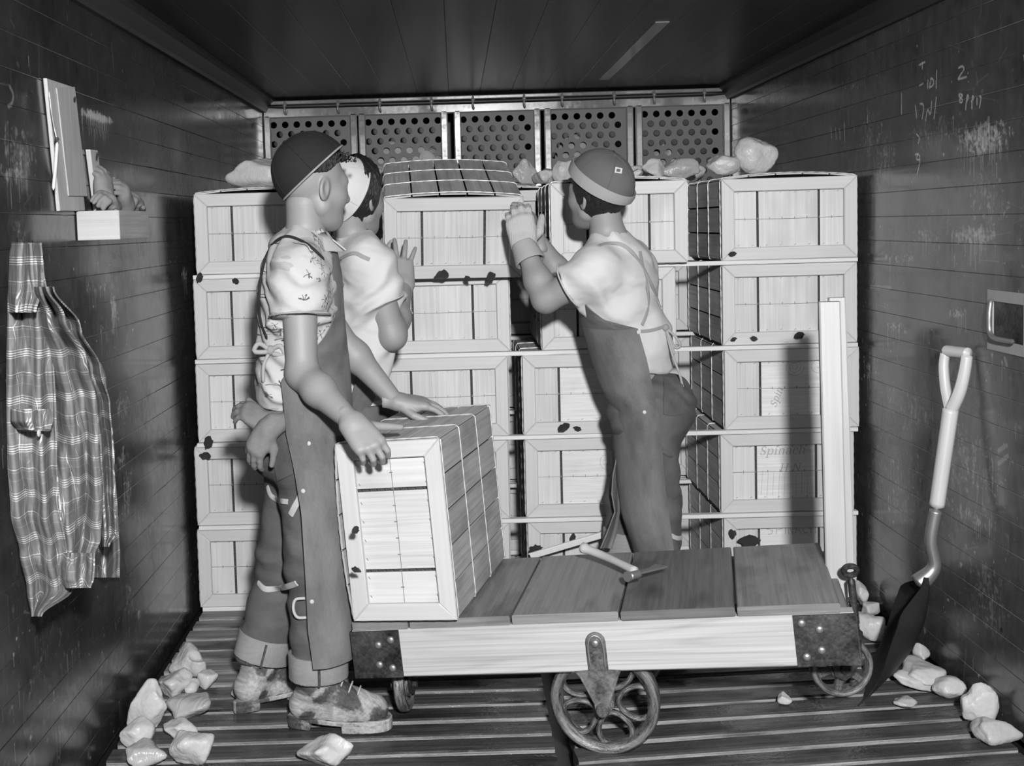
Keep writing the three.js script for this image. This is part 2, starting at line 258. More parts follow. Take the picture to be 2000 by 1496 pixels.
const Mtrim = new THREE.MeshPhysicalMaterial({ color: G(.02), roughness: .5, bumpMap: paintBump, bumpScale: .0006 });

// a matched board: chamfered outline swept along z, uv = (z - ZB, height) so that paint runs across boards
function boardZ(z0, z1, w, t, flat) { // cross-section: x = thickness (room side at 0), y = width
  const c = flat ?? .0013, o = [[-t, 0], [-c, 0], [0, c], [0, w - c], [-c, w], [-t, w]], pos = [], uv = [];
  const tri = (a, b, d) => { for (const [e, z] of [a, b, d]) { pos.push(e[0], e[1], z); } };
  for (let i = 0; i < 6; i++) { const e = o[i], f = o[(i + 1) % 6]; tri([e, z1], [e, z0], [f, z0]); tri([e, z1], [f, z0], [f, z1]); }
  for (let i = 1; i < 5; i++) { tri([o[0], z1], [o[i], z1], [o[i + 1], z1]); tri([o[0], z0], [o[i + 1], z0], [o[i], z0]); }
  const g = new THREE.BufferGeometry(); g.setAttribute('position', new THREE.Float32BufferAttribute(pos, 3)); g.computeVertexNormals();
  return g;
}
function wallUV(g) { const p = g.attributes.position, uv = new Float32Array(p.count * 2); for (let i = 0; i < p.count; i++) { uv[2 * i] = p.getZ(i) - ZB; uv[2 * i + 1] = p.getY(i); } g.setAttribute('uv', new THREE.BufferAttribute(uv, 2)); return g; }
function structure(name) { const g = new THREE.Group(); g.name = name; g.userData.kind = 'structure'; scene.add(g); return g; }
function boardWall(name, X, dir, mat, seed) {
  const w = structure(name), r = rng(seed), T = .022;
  part('backing', moved(new THREE.BoxGeometry(.1, YC + .3, ZF - ZB + .2), X + dir * (.05 + T), YC / 2, (ZF + ZB) / 2), Mtrim, w);
  const n = Math.ceil(YC / BW);
  for (let i = 0; i < n; i++) {
    const y0 = i * BW - (dir > 0 ? .0036 : .02); let z = ZB; const cuts = [ZB];
    if (i % 7 === (dir > 0 ? 0 : 3)) cuts.push(-4.4 + 1.6 * r()); cuts.push(-1.9 + 1.6 * r(), ZF);
    for (let k = 0; k + 1 < cuts.length; k++) {
      const g = boardZ(cuts[k], cuts[k + 1] - .001, BW - .0003, T + (r() - .5) * .0016);
      const p = g.attributes.position, off = (r() - .5) * .001, tl = (r() - .5) * .0012;
      for (let q = 0; q < p.count; q++) { const x = p.getX(q) + off + tl * (p.getY(q) / BW - .5); p.setX(q, x); p.setY(q, p.getY(q) + y0); }
      if (dir > 0) { // mirror so that the face looks to -x
        for (let q = 0; q < p.count; q++) p.setX(q, -p.getX(q));
        for (let q = 0; q < p.count; q += 3) for (const a of [g.attributes.position]) { const b = [a.getX(q + 1), a.getY(q + 1), a.getZ(q + 1)]; a.setXYZ(q + 1, a.getX(q + 2), a.getY(q + 2), a.getZ(q + 2)); a.setXYZ(q + 2, ...b); }
      }
      g.translate(X, 0, 0); g.computeVertexNormals(); wallUV(g);
      part('board', g, mat, w);
    }
  }
  return w;
}
boardWall('wall_left', XL, -1, MwallL, 5);
boardWall('wall_right', XR, 1, MwallR, 6);
// ceiling boards run the length of the car
{
  const c = structure('ceiling'), r = rng(9), W = XR - XL, n = 15, bw = W / n;
  part('roof', moved(new THREE.BoxGeometry(W + .3, .1, ZF - ZB + .2), (XL + XR) / 2, YC + .075, (ZF + ZB) / 2), Mtrim, c);
  for (let i = 0; i < n; i++) {
    const cuts = [ZB, -3.0 + 2 * r(), ZF];
    for (let k = 0; k + 1 < cuts.length; k++) {
      const g = boardZ(cuts[k], cuts[k + 1] - .0006, bw - .0006, .022 + (r() - .5) * .001, .0012), p = g.attributes.position, uv = new Float32Array(p.count * 2), tl = (r() - .5) * .0022, o = r() * 3;
      for (let q = 0; q < p.count; q++) { const x = p.getX(q), y = p.getY(q), z = p.getZ(q); p.setXYZ(q, XL + i * bw + y, YC - x + tl * (y / bw - .5), z); uv[2 * q] = z + o; uv[2 * q + 1] = XL + i * bw + y; }
      for (let q = 0; q < p.count; q += 3) { const b = [p.getX(q + 1), p.getY(q + 1), p.getZ(q + 1)], d = [uv[2 * q + 2], uv[2 * q + 3]]; p.setXYZ(q + 1, p.getX(q + 2), p.getY(q + 2), p.getZ(q + 2)); p.setXYZ(q + 2, ...b); uv[2 * q + 2] = uv[2 * q + 4]; uv[2 * q + 3] = uv[2 * q + 5]; uv[2 * q + 4] = d[0]; uv[2 * q + 5] = d[1]; }
      g.setAttribute('uv', new THREE.BufferAttribute(uv, 2)); g.computeVertexNormals();
      part('board', g, Mceil, c);
    }
  }
  // a scraped bare streak along one board
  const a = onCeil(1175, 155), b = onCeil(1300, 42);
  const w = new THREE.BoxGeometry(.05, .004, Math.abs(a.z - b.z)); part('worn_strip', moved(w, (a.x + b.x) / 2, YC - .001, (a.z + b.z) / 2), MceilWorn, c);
}
function onCeil(u, v) { const w = at(u, v, 1).sub(EYE); return w.multiplyScalar((YC - EYE.y) / w.y).add(EYE); }
for (const [n, X, s] of [['trim_1', XL, 1], ['trim_2', XR, -1]]) { // cove moulding under the roof
  const pr = [[0, 0], [.018, 0], [.024, .012], [.05, .05], [.062, .06], [.062, .075], [0, .075]].map(p => [p[0] * s, p[1]]);
  if (s < 0) pr.reverse();
  const sh = new THREE.Shape(pr.map(p => new THREE.Vector2(...p))), g = new THREE.ExtrudeGeometry(sh, { depth: ZF - ZB, bevelEnabled: false });
  const t = single(n, g.translate(X, YC - .075, ZB), Mtrim, null, null, null, 'structure');
}
// front end of the car behind the camera, closed
single('wall_front', moved(new THREE.BoxGeometry(XR - XL + .3, YC + .2, .1), (XL + XR) / 2, YC / 2, ZF + .05), Mtrim, null, null, null, 'structure');

// floor racks: wet slats across the car in two leaves
const [slatT] = woodTex(61, .055, .7, { dirt: .6, mx: .9, my: .45, w: 1024, h: 512 });
const slatRough = dataTex(512, 256, .9, .45, (x, y) => clamp(.36 + .5 * tf(x, y, 10, 14, 4, 63), .12, .8));
const slatBump = dataTex(512, 512, .3, .3, (x, y) => .5 + .35 * tf(x, y, 40, 60, 3, 66) + .35 * tf(x, y, 6, 40, 3, 68));
const Mslat = new THREE.MeshPhysicalMaterial({ map: slatT, roughness: .9, roughnessMap: slatRough, bumpMap: slatBump, bumpScale: .0012 });
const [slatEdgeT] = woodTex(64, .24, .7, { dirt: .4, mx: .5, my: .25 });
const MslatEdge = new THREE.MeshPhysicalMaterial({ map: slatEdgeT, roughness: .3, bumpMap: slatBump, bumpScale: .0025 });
const [slatT2] = woodTex(62, .17, .7, { dirt: .7, mx: .9, my: .45 }), MslatPale = new THREE.MeshPhysicalMaterial({ map: slatT2, roughness: .55, bumpMap: slatBump, bumpScale: .0012 });
const floor = structure('floor');
part('sub_floor', moved(new THREE.BoxGeometry(XR - XL + .2, .1, ZF - ZB + .2), (XL + XR) / 2, -.135, (ZF + ZB) / 2), new THREE.MeshPhysicalMaterial({ color: G(.03), roughness: .4 }), floor);
{
  const r = rng(71);
  for (const [x0, x1, n] of [[XL + .015, .245, 72], [.262, XR - .015, 72]]) for (let i = 0; i < n; i++) {
    const z = -5.9 + i * .1005, x = (x0 + x1) / 2, w = .074 + (r() - .5) * .008;
    if (z > .9) continue;
    const ang = x0 > 0 ? sstep(-4.2, -2.9, z) * .085 + .02 : .02, L = (x1 - x0) / Math.cos(ang) - .03 - Math.abs(Math.sin(ang)) * .08;
    const g = cbox(L, .04, w, .004, r() * 3, r() * 3), m = part('slat', g, x0 < 0 && z < -3.35 - .2 * r() ? MslatPale : Mslat, floor);
    m.position.set(x, -.02 + (r() - .5) * .003, z); m.rotation.y = ang + (r() - .5) * .008; m.rotation.z = (r() - .5) * .002;
    // worn front lip of the slat
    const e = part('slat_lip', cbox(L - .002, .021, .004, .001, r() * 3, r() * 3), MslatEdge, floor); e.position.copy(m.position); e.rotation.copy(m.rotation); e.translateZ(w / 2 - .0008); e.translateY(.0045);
  }
  for (const x of [XL + .2, -.35, .15, .4, .85, XR - .2]) { const m = part('runner', cbox(.07, .046, 6.6, .004), Mslat, floor); m.position.set(x, -.062, -2.6); }
}

// the ice bunker bulkhead at the end of the car
{
  const b = structure('wall_back'), Z = ZB + .12;
  const Mz = new THREE.MeshPhysicalMaterial({ color: G(.19), roughness: .7, metalness: .1, bumpMap: paintBump, bumpScale: .001, roughnessMap: paintRough });
  const Mp = new THREE.MeshPhysicalMaterial({ color: G(.12), roughness: .6, metalness: .2, bumpMap: paintBump, bumpScale: .001 });
  single('wall_rear', moved(new THREE.BoxGeometry(XR - XL + .2, YC + .2, .08), (XL + XR) / 2, YC / 2, ZB - .45), Mtrim, null, null, null, 'structure');
  const Y1 = 2.0, Y0 = 1.15, W = XR - XL;
  part('top_rail', moved(cbox(W - .01, .06, .03, .006), (XL + XR) / 2, 2.035, Z), Mz, b);
  part('head_angle', moved(cbox(W - .01, .02, .05, .004), (XL + XR) / 2, 2.085, Z - .005), Mz, b);
  const posts = [532, 691, 708, 868, 894, 1049, 1070, 1230, 1248, 1408].map(u => at(u, 260, -Z).x);
  posts[0] = XL + .02; posts[9] = XR - .02;
  for (const x of posts) part('post', moved(cbox(.038, Y1 - Y0 + .03, .03, .006), x, (Y1 + Y0) / 2, Z), Mz, b);
  for (let k = 0; k < 5; k++) {
    const a = posts[2 * k] + .012, c = posts[2 * k + 1] - .012, w = c - a, holes = [], st = .062, rad = .0178;
    for (let j = 0; j < 14; j++) for (let i = 0; i < 8; i++) { const x = a + .02 + i * st + (j % 2 ? st / 2 : 0), y = Y1 - .03 - j * st * .82; if (x > c - .02) continue; const p = new THREE.Path(); p.absarc(x, y, rad, 0, Math.PI * 2, true); holes.push(p); }
    part('perforated_panel', plate([[a, Y0], [c, Y0], [c, Y1 + .02], [a, Y1 + .02]], .004, 0, holes).translate(0, 0, Z - .004), Mp, b);
  }
  // pipe along the head of the bulkhead with hooks
  const yp = 2.062, zp = Z + .05;
  part('pipe', capped([V(XL + .01, yp, zp), V((XL + XR) / 2, yp - .004, zp), V(XR - .005, yp, zp)], .009, 24, 8), Mtrim, b);
  for (const u of [556, 660, 742, 843, 924, 1024, 1098, 1200, 1278, 1376]) { const x = at(u, 205, -zp).x; part('pipe_hook', merge([capped([V(x, yp + .03, zp), V(x, yp - .03, zp + .004), V(x + .006, yp - .045, zp - .01)], .006, 10, 6), moved(new THREE.SphereGeometry(.012, 8, 6), x, yp + .004, zp)]), Mz, b); }
}
// ------------------------------------------------------------ wirebound crates
const CW = .485, CH = .292, CL = .6;
const MendA = wood(81, .52, .16, .62, { mx: .9, my: .45 }), MendB = wood(82, .47, .20, .62, { mx: .9, my: .45 }), MendC = wood(83, .51, .14, .62, { mx: .9, my: .45, dirt: .2 });
const Mcleat = wood(84, .47, .10, .55, { mx: 1.1, my: .4, dirt: .08 });
const MsideA = wood(85, .46, .26, .6, { rings: .5, ringF: 7, mx: .8, my: .5, dirt: .25 }), MsideB = wood(86, .40, .28, .6, { rings: .6, ringF: 6, mx: .8, my: .5, dirt: .3 });
const Mwire = new THREE.MeshStandardMaterial({ color: G(.55), roughness: .4, metalness: .35 });
const Mwire2 = new THREE.MeshStandardMaterial({ color: G(.22), roughness: .5, metalness: .4 });
const leafBump = dataTex(256, 256, .08, .08, (x, y) => .5 + .5 * tf(x, y, 4, 4, 4, 90));
const Mgreens = new THREE.MeshStandardMaterial({ color: G(.05), roughness: .7, bumpMap: leafBump, bumpScale: .01 });
const Mleaf = new THREE.MeshStandardMaterial({ color: G(.07), roughness: .55, bumpMap: leafBump, bumpScale: .004, side: THREE.DoubleSide });
function pencilMat(seed, draw) { // an end board with pencil marks
  const [t, c, g] = woodTex(seed, .58, .16, { w: 1024, h: 1024, mx: .30, my: .30 });
  g.strokeStyle = g.fillStyle = '#5c5c5c'; g.lineWidth = 5; g.globalAlpha = .55; g.lineCap = 'round'; draw(g);
  return new THREE.MeshStandardMaterial({ map: asTex(c, .30, .30), roughness: .62 });
}
const spiral = (g, x, y, r0, turns, sx = 1) => { g.beginPath(); for (let i = 0; i <= 60; i++) { const a = i / 60 * turns * 6.283, q = r0 * (1 - i / 75); const X = x + Math.cos(a) * q * sx, Y = y + Math.sin(a) * q; i ? g.lineTo(X, Y) : g.moveTo(X, Y); } g.stroke(); };
const pathS = (g, pts) => { g.beginPath(); pts.forEach((p, i) => i ? g.lineTo(...p) : g.moveTo(...p)); g.stroke(); };
const marks = {
  spinach: pencilMat(101, g => { g.globalAlpha = .7; g.lineWidth = 6; const S = 95; let x = 250; const L = { S: [[60, 0], [10, 12], [8, 45], [55, 60], [50, 100], [0, 110]], P: [[10, 110], [10, 0], [55, 10], [55, 50], [12, 58]], I: [[25, 0], [25, 110]], N: [[8, 110], [8, 0], [60, 110], [60, 0]], A: [[0, 110], [32, 0], [64, 110]], C: [[60, 12], [20, 10], [2, 60], [20, 105], [60, 100]], H: [[5, 0], [5, 110]] };
    for (const ch of 'SPINACH') { pathS(g, L[ch].map(p => [x + p[0], 150 + p[1]])); if (ch === 'A') pathS(g, [[x + 14, 215], [x + 50, 215]]); if (ch === 'H') { pathS(g, [[x + 60, 150], [x + 60, 260]]); pathS(g, [[x + 5, 205], [x + 60, 205]]); } x += ch === 'I' ? 58 : S; } }),
  script: pencilMat(102, g => { g.globalAlpha = .4; g.lineWidth = 5; g.font = 'italic 150px serif'; g.fillText('Spinach', 180, 300); g.fillText('H N', 420, 520); for (let i = 0; i < 9; i++) pathS(g, [[220 + i * 70, 500 + (i * 37) % 60], [200 + i * 72, 800 + (i * 53) % 90]]); }),
  spiral: pencilMat(103, g => { g.globalAlpha = .5; spiral(g, 560, 250, 120, 2.4); spiral(g, 850, 240, 110, 1.3); g.save(); g.translate(330, 760); g.rotate(-1.2); g.font = 'italic 120px serif'; g.fillText('Spin', 0, 0); g.restore(); }),
  circle: pencilMat(104, g => { g.globalAlpha = .35; spiral(g, 700, 320, 150, 1.05, .8); spiral(g, 690, 330, 60, .8, .8); }),
};
// geometry shared by every crate
const cleatGeo = len => { const w = .046, g = plate([[-len / 2, 0], [len / 2, 0], [len / 2 - w, w], [-len / 2 + w, w]], .017, .003); return uvBox(g); };
const innerGeo = len => uvBox(plate([[-len / 2, 0], [len / 2, 0], [len / 2 - .011, .011], [-len / 2 + .011, .011]], .006, .001));
const GC = { h: cleatGeo(CW), v: cleatGeo(CH) };
const endW = [[-CW / 2 + .012, -CW / 2 + .128], [-CW / 2 + .137, CW / 2 - .137], [CW / 2 - .128, CW / 2 - .012]];
const GE = endW.map(([a, b], i) => uvBox(moved(new THREE.BoxGeometry(b - a, CH - .016, .006), (a + b) / 2, CH / 2, -.021), .1 * i, .05 * i));
// the centre board stood on its own uv so that pencil marks fit on it
const GEmark = (() => { const [a, b] = endW[1], g = new THREE.BoxGeometry(b - a, CH - .016, .006); const p = g.attributes.position, uv = g.attributes.uv; for (let i = 0; i < p.count; i++) uv.setXY(i, p.getX(i) + .15, p.getY(i) + .15); return moved(g, (a + b) / 2, CH / 2, -.021); })();
const bulgeOf = b => x => b * (1 - Math.pow(2 * x / CW, 2)); // lids strain outwards unless a crate stands on them
function slatGeo(x0, x1, y0, y1, o) { // a thin veneer board from (x0,y0) to (x1,y1) in the end view, running along the crate
  const n = V(y1 - y0, -(x1 - x0), 0).normalize().multiplyScalar(-.0045), q = [[x0, y0], [x1, y1], [x1 - n.x, y1 - n.y], [x0 - n.x, y0 - n.y]];
  const pos = [], quad = (a, b, c, d) => pos.push(...a, ...b, ...c, ...a, ...c, ...d), f = i => [q[i][0], q[i][1], -.004], k = i => [q[i][0], q[i][1], -CL + .004];
  for (let i = 0; i < 4; i++) { const j = (i + 1) % 4; quad(f(i), f(j), k(j), k(i)); }
  quad(f(3), f(2), f(1), f(0)); quad(k(0), k(1), k(2), k(3));
  const g = new THREE.BufferGeometry(); g.setAttribute('position', new THREE.Float32BufferAttribute(pos, 3)); g.computeVertexNormals(); return uvBox(g, o, o * .61);
}
const NB = 5, gap = .006, GB = [], GSL = [], GSR = [];
for (let i = 0; i < NB; i++) { const a = -CW / 2 + .002 + i * (CW - .004) / NB + gap / 2, b = a + (CW - .004) / NB - gap; GB.push(slatGeo(b, a, -.0002, -.0002, i * .27)); }
for (let i = 0; i < 3; i++) { const a = .003 + i * (CH - .006) / 3 + gap / 2, b = a + (CH - .006) / 3 - gap; GSL.push(slatGeo(-CW / 2, -CW / 2, a, b, i * .23)); GSR.push(slatGeo(CW / 2, CW / 2, b, a, i * .41)); }
const lid = bulge => { const l = []; for (let i = 0; i < NB; i++) { const a = -CW / 2 + .002 + i * (CW - .004) / NB + gap / 2, b = a + (CW - .004) / NB - gap; l.push(slatGeo(a, b, CH + bulge(a) * .9 + .001, CH + bulge(b) * .9 + .001, i * .31)); } return l; };
const loopPts = bulge => { const e = .0025, p = []; const N = 14; for (let i = 0; i <= N; i++) { const x = lerp(-CW / 2 + .006, CW / 2 - .006, i / N); p.push(V(x, CH + bulge(x) * .9 + e + .0015, 0)); } p.push(V(CW / 2 + e, CH - .008, 0)); for (let i = 1; i < 6; i++) p.push(V(CW / 2 + e, CH * (1 - i / 6), 0)); p.push(V(CW / 2 + e, .008, 0)); for (let i = 0; i <= 4; i++) p.push(V(lerp(CW / 2 - .008, -CW / 2 + .008, i / 4), -e * .1, 0)); p.push(V(-CW / 2 - e, .008, 0)); for (let i = 1; i < 6; i++) p.push(V(-CW / 2 - e, CH * i / 6, 0)); p.push(V(-CW / 2 - e, CH - .008, 0)); return p; };
// a twisted pair is lumpy: the radius swells along the loop
function lumpy(pts, r, seg, rad) { const g = tube(pts, r, seg, rad, true, .2), c = new THREE.CatmullRomCurve3(pts, true, 'catmullrom', .2), p = g.attributes.position; for (let i = 0; i <= seg; i++) { const o = c.getPointAt(i / seg), k = 1 + .35 * Math.sin(i * 2.1); for (let j = 0; j <= rad; j++) { const q = i * (rad + 1) + j; p.setXYZ(q, o.x + (p.getX(q) - o.x) * k, o.y + (p.getY(q) - o.y) * k, o.z + (p.getZ(q) - o.z) * k); } } return g; }
const LIDS = [.004, .016].map(b => lid(bulgeOf(b))), LOOPS = [.004, .016].map(b => [-.014, -.205, -.395, -.586].map(z => moved(lumpy(loopPts(bulgeOf(b)), .0022, 120, 5), 0, 0, z)));
const Gend = (() => { const l = [tube([V(-CW / 2 + .02, CH / 2, -.0155), V(-CW / 2 + .05, CH / 2 + .001, -.0172), V(0, CH / 2 - .001, -.0172), V(CW / 2 - .05, CH / 2 + .001, -.0172), V(CW / 2 - .02, CH / 2, -.0155)], .0009, 20, 4)]; for (let i = 0; i < 10; i++) l.push(moved(new THREE.BoxGeometry(.002, .009, .003), -.2 + i * .0445, CH / 2 + .0015, -.0172)); return merge(l); })();
const Gstaples = (() => { const l = []; for (let i = 0; i < 8; i++) for (const y of [.052, CH - .052]) l.push(moved(new THREE.BoxGeometry(.008, .0014, .002).rotateZ(.5), -.18 + i * .051, y, -.0175)); return merge(l); })();
const Ginner = (() => { const g = new THREE.BoxGeometry(CW - .03, CH - .02, CL - .06, 10, 6, 10), p = g.attributes.position; for (let i = 0; i < p.count; i++) { const x = p.getX(i), y = p.getY(i), z = p.getZ(i), n = .006 * noise3(x * 40, y * 40, z * 40); p.setXYZ(i, x * (1 + n), y * (1 + n), z * (1 + n)); } g.computeVertexNormals(); return moved(g, 0, CH / 2, -CL / 2); })();
function makeCrate(seed, mark, full = 0) {
  const GT = LIDS[full], GW = LOOPS[full];
  const g = new THREE.Group(), r = rng(seed), E = [MendA, MendB, MendC], pick = l => l[Math.floor(r() * l.length)];
  for (const back of [0, 1]) {
    const put = (n, geo, m, x, y, z, rz) => { const o = part(n, geo, m, g); o.position.set(x, y, z); o.rotation.z = rz; if (back) { o.rotation.order = 'YXZ'; o.rotation.y = Math.PI; o.position.z = -CL - z; o.position.x = -x; } return o; };
    put('frame_cleat', GC.h, Mcleat, 0, 0, 0, 0); put('frame_cleat', GC.h, Mcleat, 0, CH, 0, Math.PI);
    put('frame_cleat', GC.v, Mcleat, -CW / 2, CH / 2, 0, -Math.PI / 2); put('frame_cleat', GC.v, Mcleat, CW / 2, CH / 2, 0, Math.PI / 2);
    for (let i = 0; i < 3; i++) put('end_board', i === 1 && mark && !back ? GEmark : GE[i], i === 1 && mark && !back ? mark : pick(E), 0, 0, 0, 0);
    if (!back) { put('stitching_wire', Gend, Mwire2, 0, 0, 0, 0); put('staple_row', Gstaples, Mwire2, 0, 0, 0, 0).userData.kind = 'stuff'; }
  }
  for (const l of [GT, GB, GSL, GSR]) for (const b of l) part(l === GT ? 'lid_board' : l === GB ? 'bottom_board' : 'side_board', b, pick([MsideA, MsideB]), g);
  for (const w of GW) part('binding_wire', w, Mwire, g);
  part('packed_greens', Ginner, Mgreens, g);
  return g;
}
const protos = [1, 2, 3, 4].map(i => makeCrate(i * 17)), domed = [5, 6, 7, 8].map(i => makeCrate(i * 17, null, 1));
let crateN = 0;
function placeCrate(label, p, rot = [0, 0, 0], group, mark, proto) {
  const c = mark ? makeCrate(500 + crateN, mark) : (proto ? domed : protos)[crateN % 4].clone(); crateN++;
  c.name = numbered('wooden_crate'); c.position.copy(p); c.rotation.order = 'YXZ'; c.rotation.set(...rot); tag(c, label, 'crate', group); scene.add(c); return c;
}
const PITCH = .3085, BASE = .022, rr = rng(303), jit = a => (rr() - .5) * a;
const rowWord = ['bottom', 'fourth from the top', 'middle', 'second from the top', 'topmost'];
const cols = { // left edge of each crate, bottom row first
  left: [-.985, -.982, -.966, -.958, -.946], second: [-.318, -.315, -.31, -.298], third: [.235, .232, .228, .303, .338], right: [.955, .945, .962, .958, .955],
};
const colWord = { left: 'in the stack against the left wall', second: 'in the stack under the lifted crate', third: 'in the stack behind the grey-capped man', right: 'in the stack against the right wall' };
const zj = { left: [0, .004, 0, .01, 0], second: [0, .0, .012, 0], third: [.0, .0, .012, .0, .055], right: [0, 0, 0, 0, .012] };
const liftTop = .02; // lids strain upwards, strips lie across the end frames
for (const [k, xs] of Object.entries(cols)) xs.forEach((x, i) => {
  const mark = k === 'right' ? [marks.spinach, marks.script, marks.spiral][i] : k === 'third' && (i === 1 || i === 2) ? marks.circle : null;
  placeCrate(`light wirebound crate, ${rowWord[i]} ${colWord[k]}${mark === marks.spinach ? ', marked SPINACH' : ''}`, V(x + CW / 2, BASE + i * PITCH, -4.1 + zj[k][i] + jit(.008)), [0, jit(.012), jit(.004)], null, mark, i === 4 ? 'top' : null);
});
// second rank, seen in the gaps and over the top
const back = { leftmost: -1.002, second: -.5075, middle: -.013, fourth: .4815, rightmost: .976 };
for (const [k, x] of Object.entries(back)) for (let i = 0; i < 5; i++) placeCrate(`rear-rank wirebound crate, ${rowWord[i]} in its ${k} stack${/most|middle/.test(k) ? '' : ' from the left'}`, V(x + CW / 2 + jit(.01), BASE + i * PITCH, -4.735 + jit(.02)), [0, jit(.01), jit(.003)], null, null, i === 4 ? 'top' : null);
// strips across the car between the layers
const Mstrip = wood(87, .58, .14, .55, { mx: 1.2, my: .3 });
const stripHt = PITCH - CH - .001;
function strip(label, x0, x1, y, z, w = .03) { const m = single('wooden_strip', cbox(x1 - x0, stripHt, w, .002, rr() * 2, rr() * 2), Mstrip, label, 'strip'); m.position.set((x0 + x1) / 2, y, z); return m; }
const layerWord = ['lowest', 'second lowest', 'second highest', 'highest'];
for (let i = 0; i < 4; i++) {
  const y = BASE + i * PITCH + CH + stripHt / 2 + .0003;
  strip(`light wooden strip across the front of the left stack, ${layerWord[i]} of its layers`, -.975 + .006 * i, -.42 + .02 * i, y, -4.115 + .014);
  if (i < 3) strip(`light strip from the second stack to the third, ${layerWord[i]} of its layers`, -.36, .55, y, -4.115 + .012);
  strip(`light strip from the third stack to the right one, ${layerWord[i]} of its layers`, i < 3 ? .57 : .30, 1.44, y, -4.115 + .012);
  strip(`light strip at the rear of the right stack, ${layerWord[i]} of its layers`, .72, 1.44, y, -4.66, .028);
  if (i < 3) strip(`light strip behind the second and third stacks, ${layerWord[i]} of its layers`, -.4, .7, y, -4.66, .028);
}
for (const [k, z, lb] of [[0, -4.115, 'left stack'], [1, -4.115, 'right stack']]) { const m = single('floor_batten', cbox(k ? 1.24 : 1.2, BASE - .001, .05, .002), Mstrip, `wooden batten on the floor under the ${lb}`, 'batten'); m.position.set(k ? .83 : -.38, (BASE) / 2, z - .02); const n = single('floor_batten', cbox(k ? 1.24 : 1.2, BASE - .001, .05, .002), Mstrip, `wooden batten on the floor under the rear of the ${lb}`, 'batten'); n.position.set(k ? .83 : -.38, BASE / 2, z - .52); }
for (const [z, lb] of [[-4.77, 'front'], [-5.28, 'rear']]) { const m = single('floor_batten', cbox(2.44, BASE - .001, .05, .002), Mstrip, `long wooden batten on the floor under the ${lb} edge of the rear rank`, 'batten'); m.position.set(.23, BASE / 2, z); }
// the crate the two men are sliding into place, tipped up at the back
placeCrate('wirebound crate being pushed onto the second stack, tipped forward showing its lid', V(-.012, 1.222, -4.005), [14.6 * RAD, 3 * RAD, -.6 * RAD], null, null, 'top');
// ------------------------------------------------------------ the tilting platform truck
const DOLLY = new THREE.Matrix4().compose(V(.333, .235, -2.89), new THREE.Quaternion().setFromEuler(new THREE.Euler(-.5 * RAD, -12.7 * RAD, 5.4 * RAD, 'YXZ')), V(1, 1, 1));
const Mbeam = wood(111, .40, .26, .5, { rings: .8, ringF: 4, fine: .4, mx: 1.5, my: .28, w: 1024, h: 512, dirt: .12 });
const Mplank = [wood(112, .17, .34, .42, { mx: .7, my: .4, dirt: .5, rings: .3 }), wood(113, .115, .36, .36, { mx: .7, my: .4, dirt: .5, rings: .5 }), wood(114, .19, .3, .45, { mx: .7, my: .4, dirt: .6, rings: .2 })];
const rustT = dataTex(512, 512, .4, .4, (x, y) => clamp(.5 + .6 * tf(x, y, 8, 8, 5, 121) + .3 * tf(x, y, 60, 60, 3, 122), 0, 1));
const Miron = new THREE.MeshPhysicalMaterial({ color: G(.11), map: rustT, roughness: .5, metalness: .55, bumpMap: rustT, bumpScale: .0015 });
const Mcast = new THREE.MeshPhysicalMaterial({ color: G(.34), map: rustT, roughness: .5, metalness: .6, bumpMap: rustT, bumpScale: .0012 });
const MironBright = new THREE.MeshPhysicalMaterial({ color: G(.30), roughness: .4, metalness: .7 });
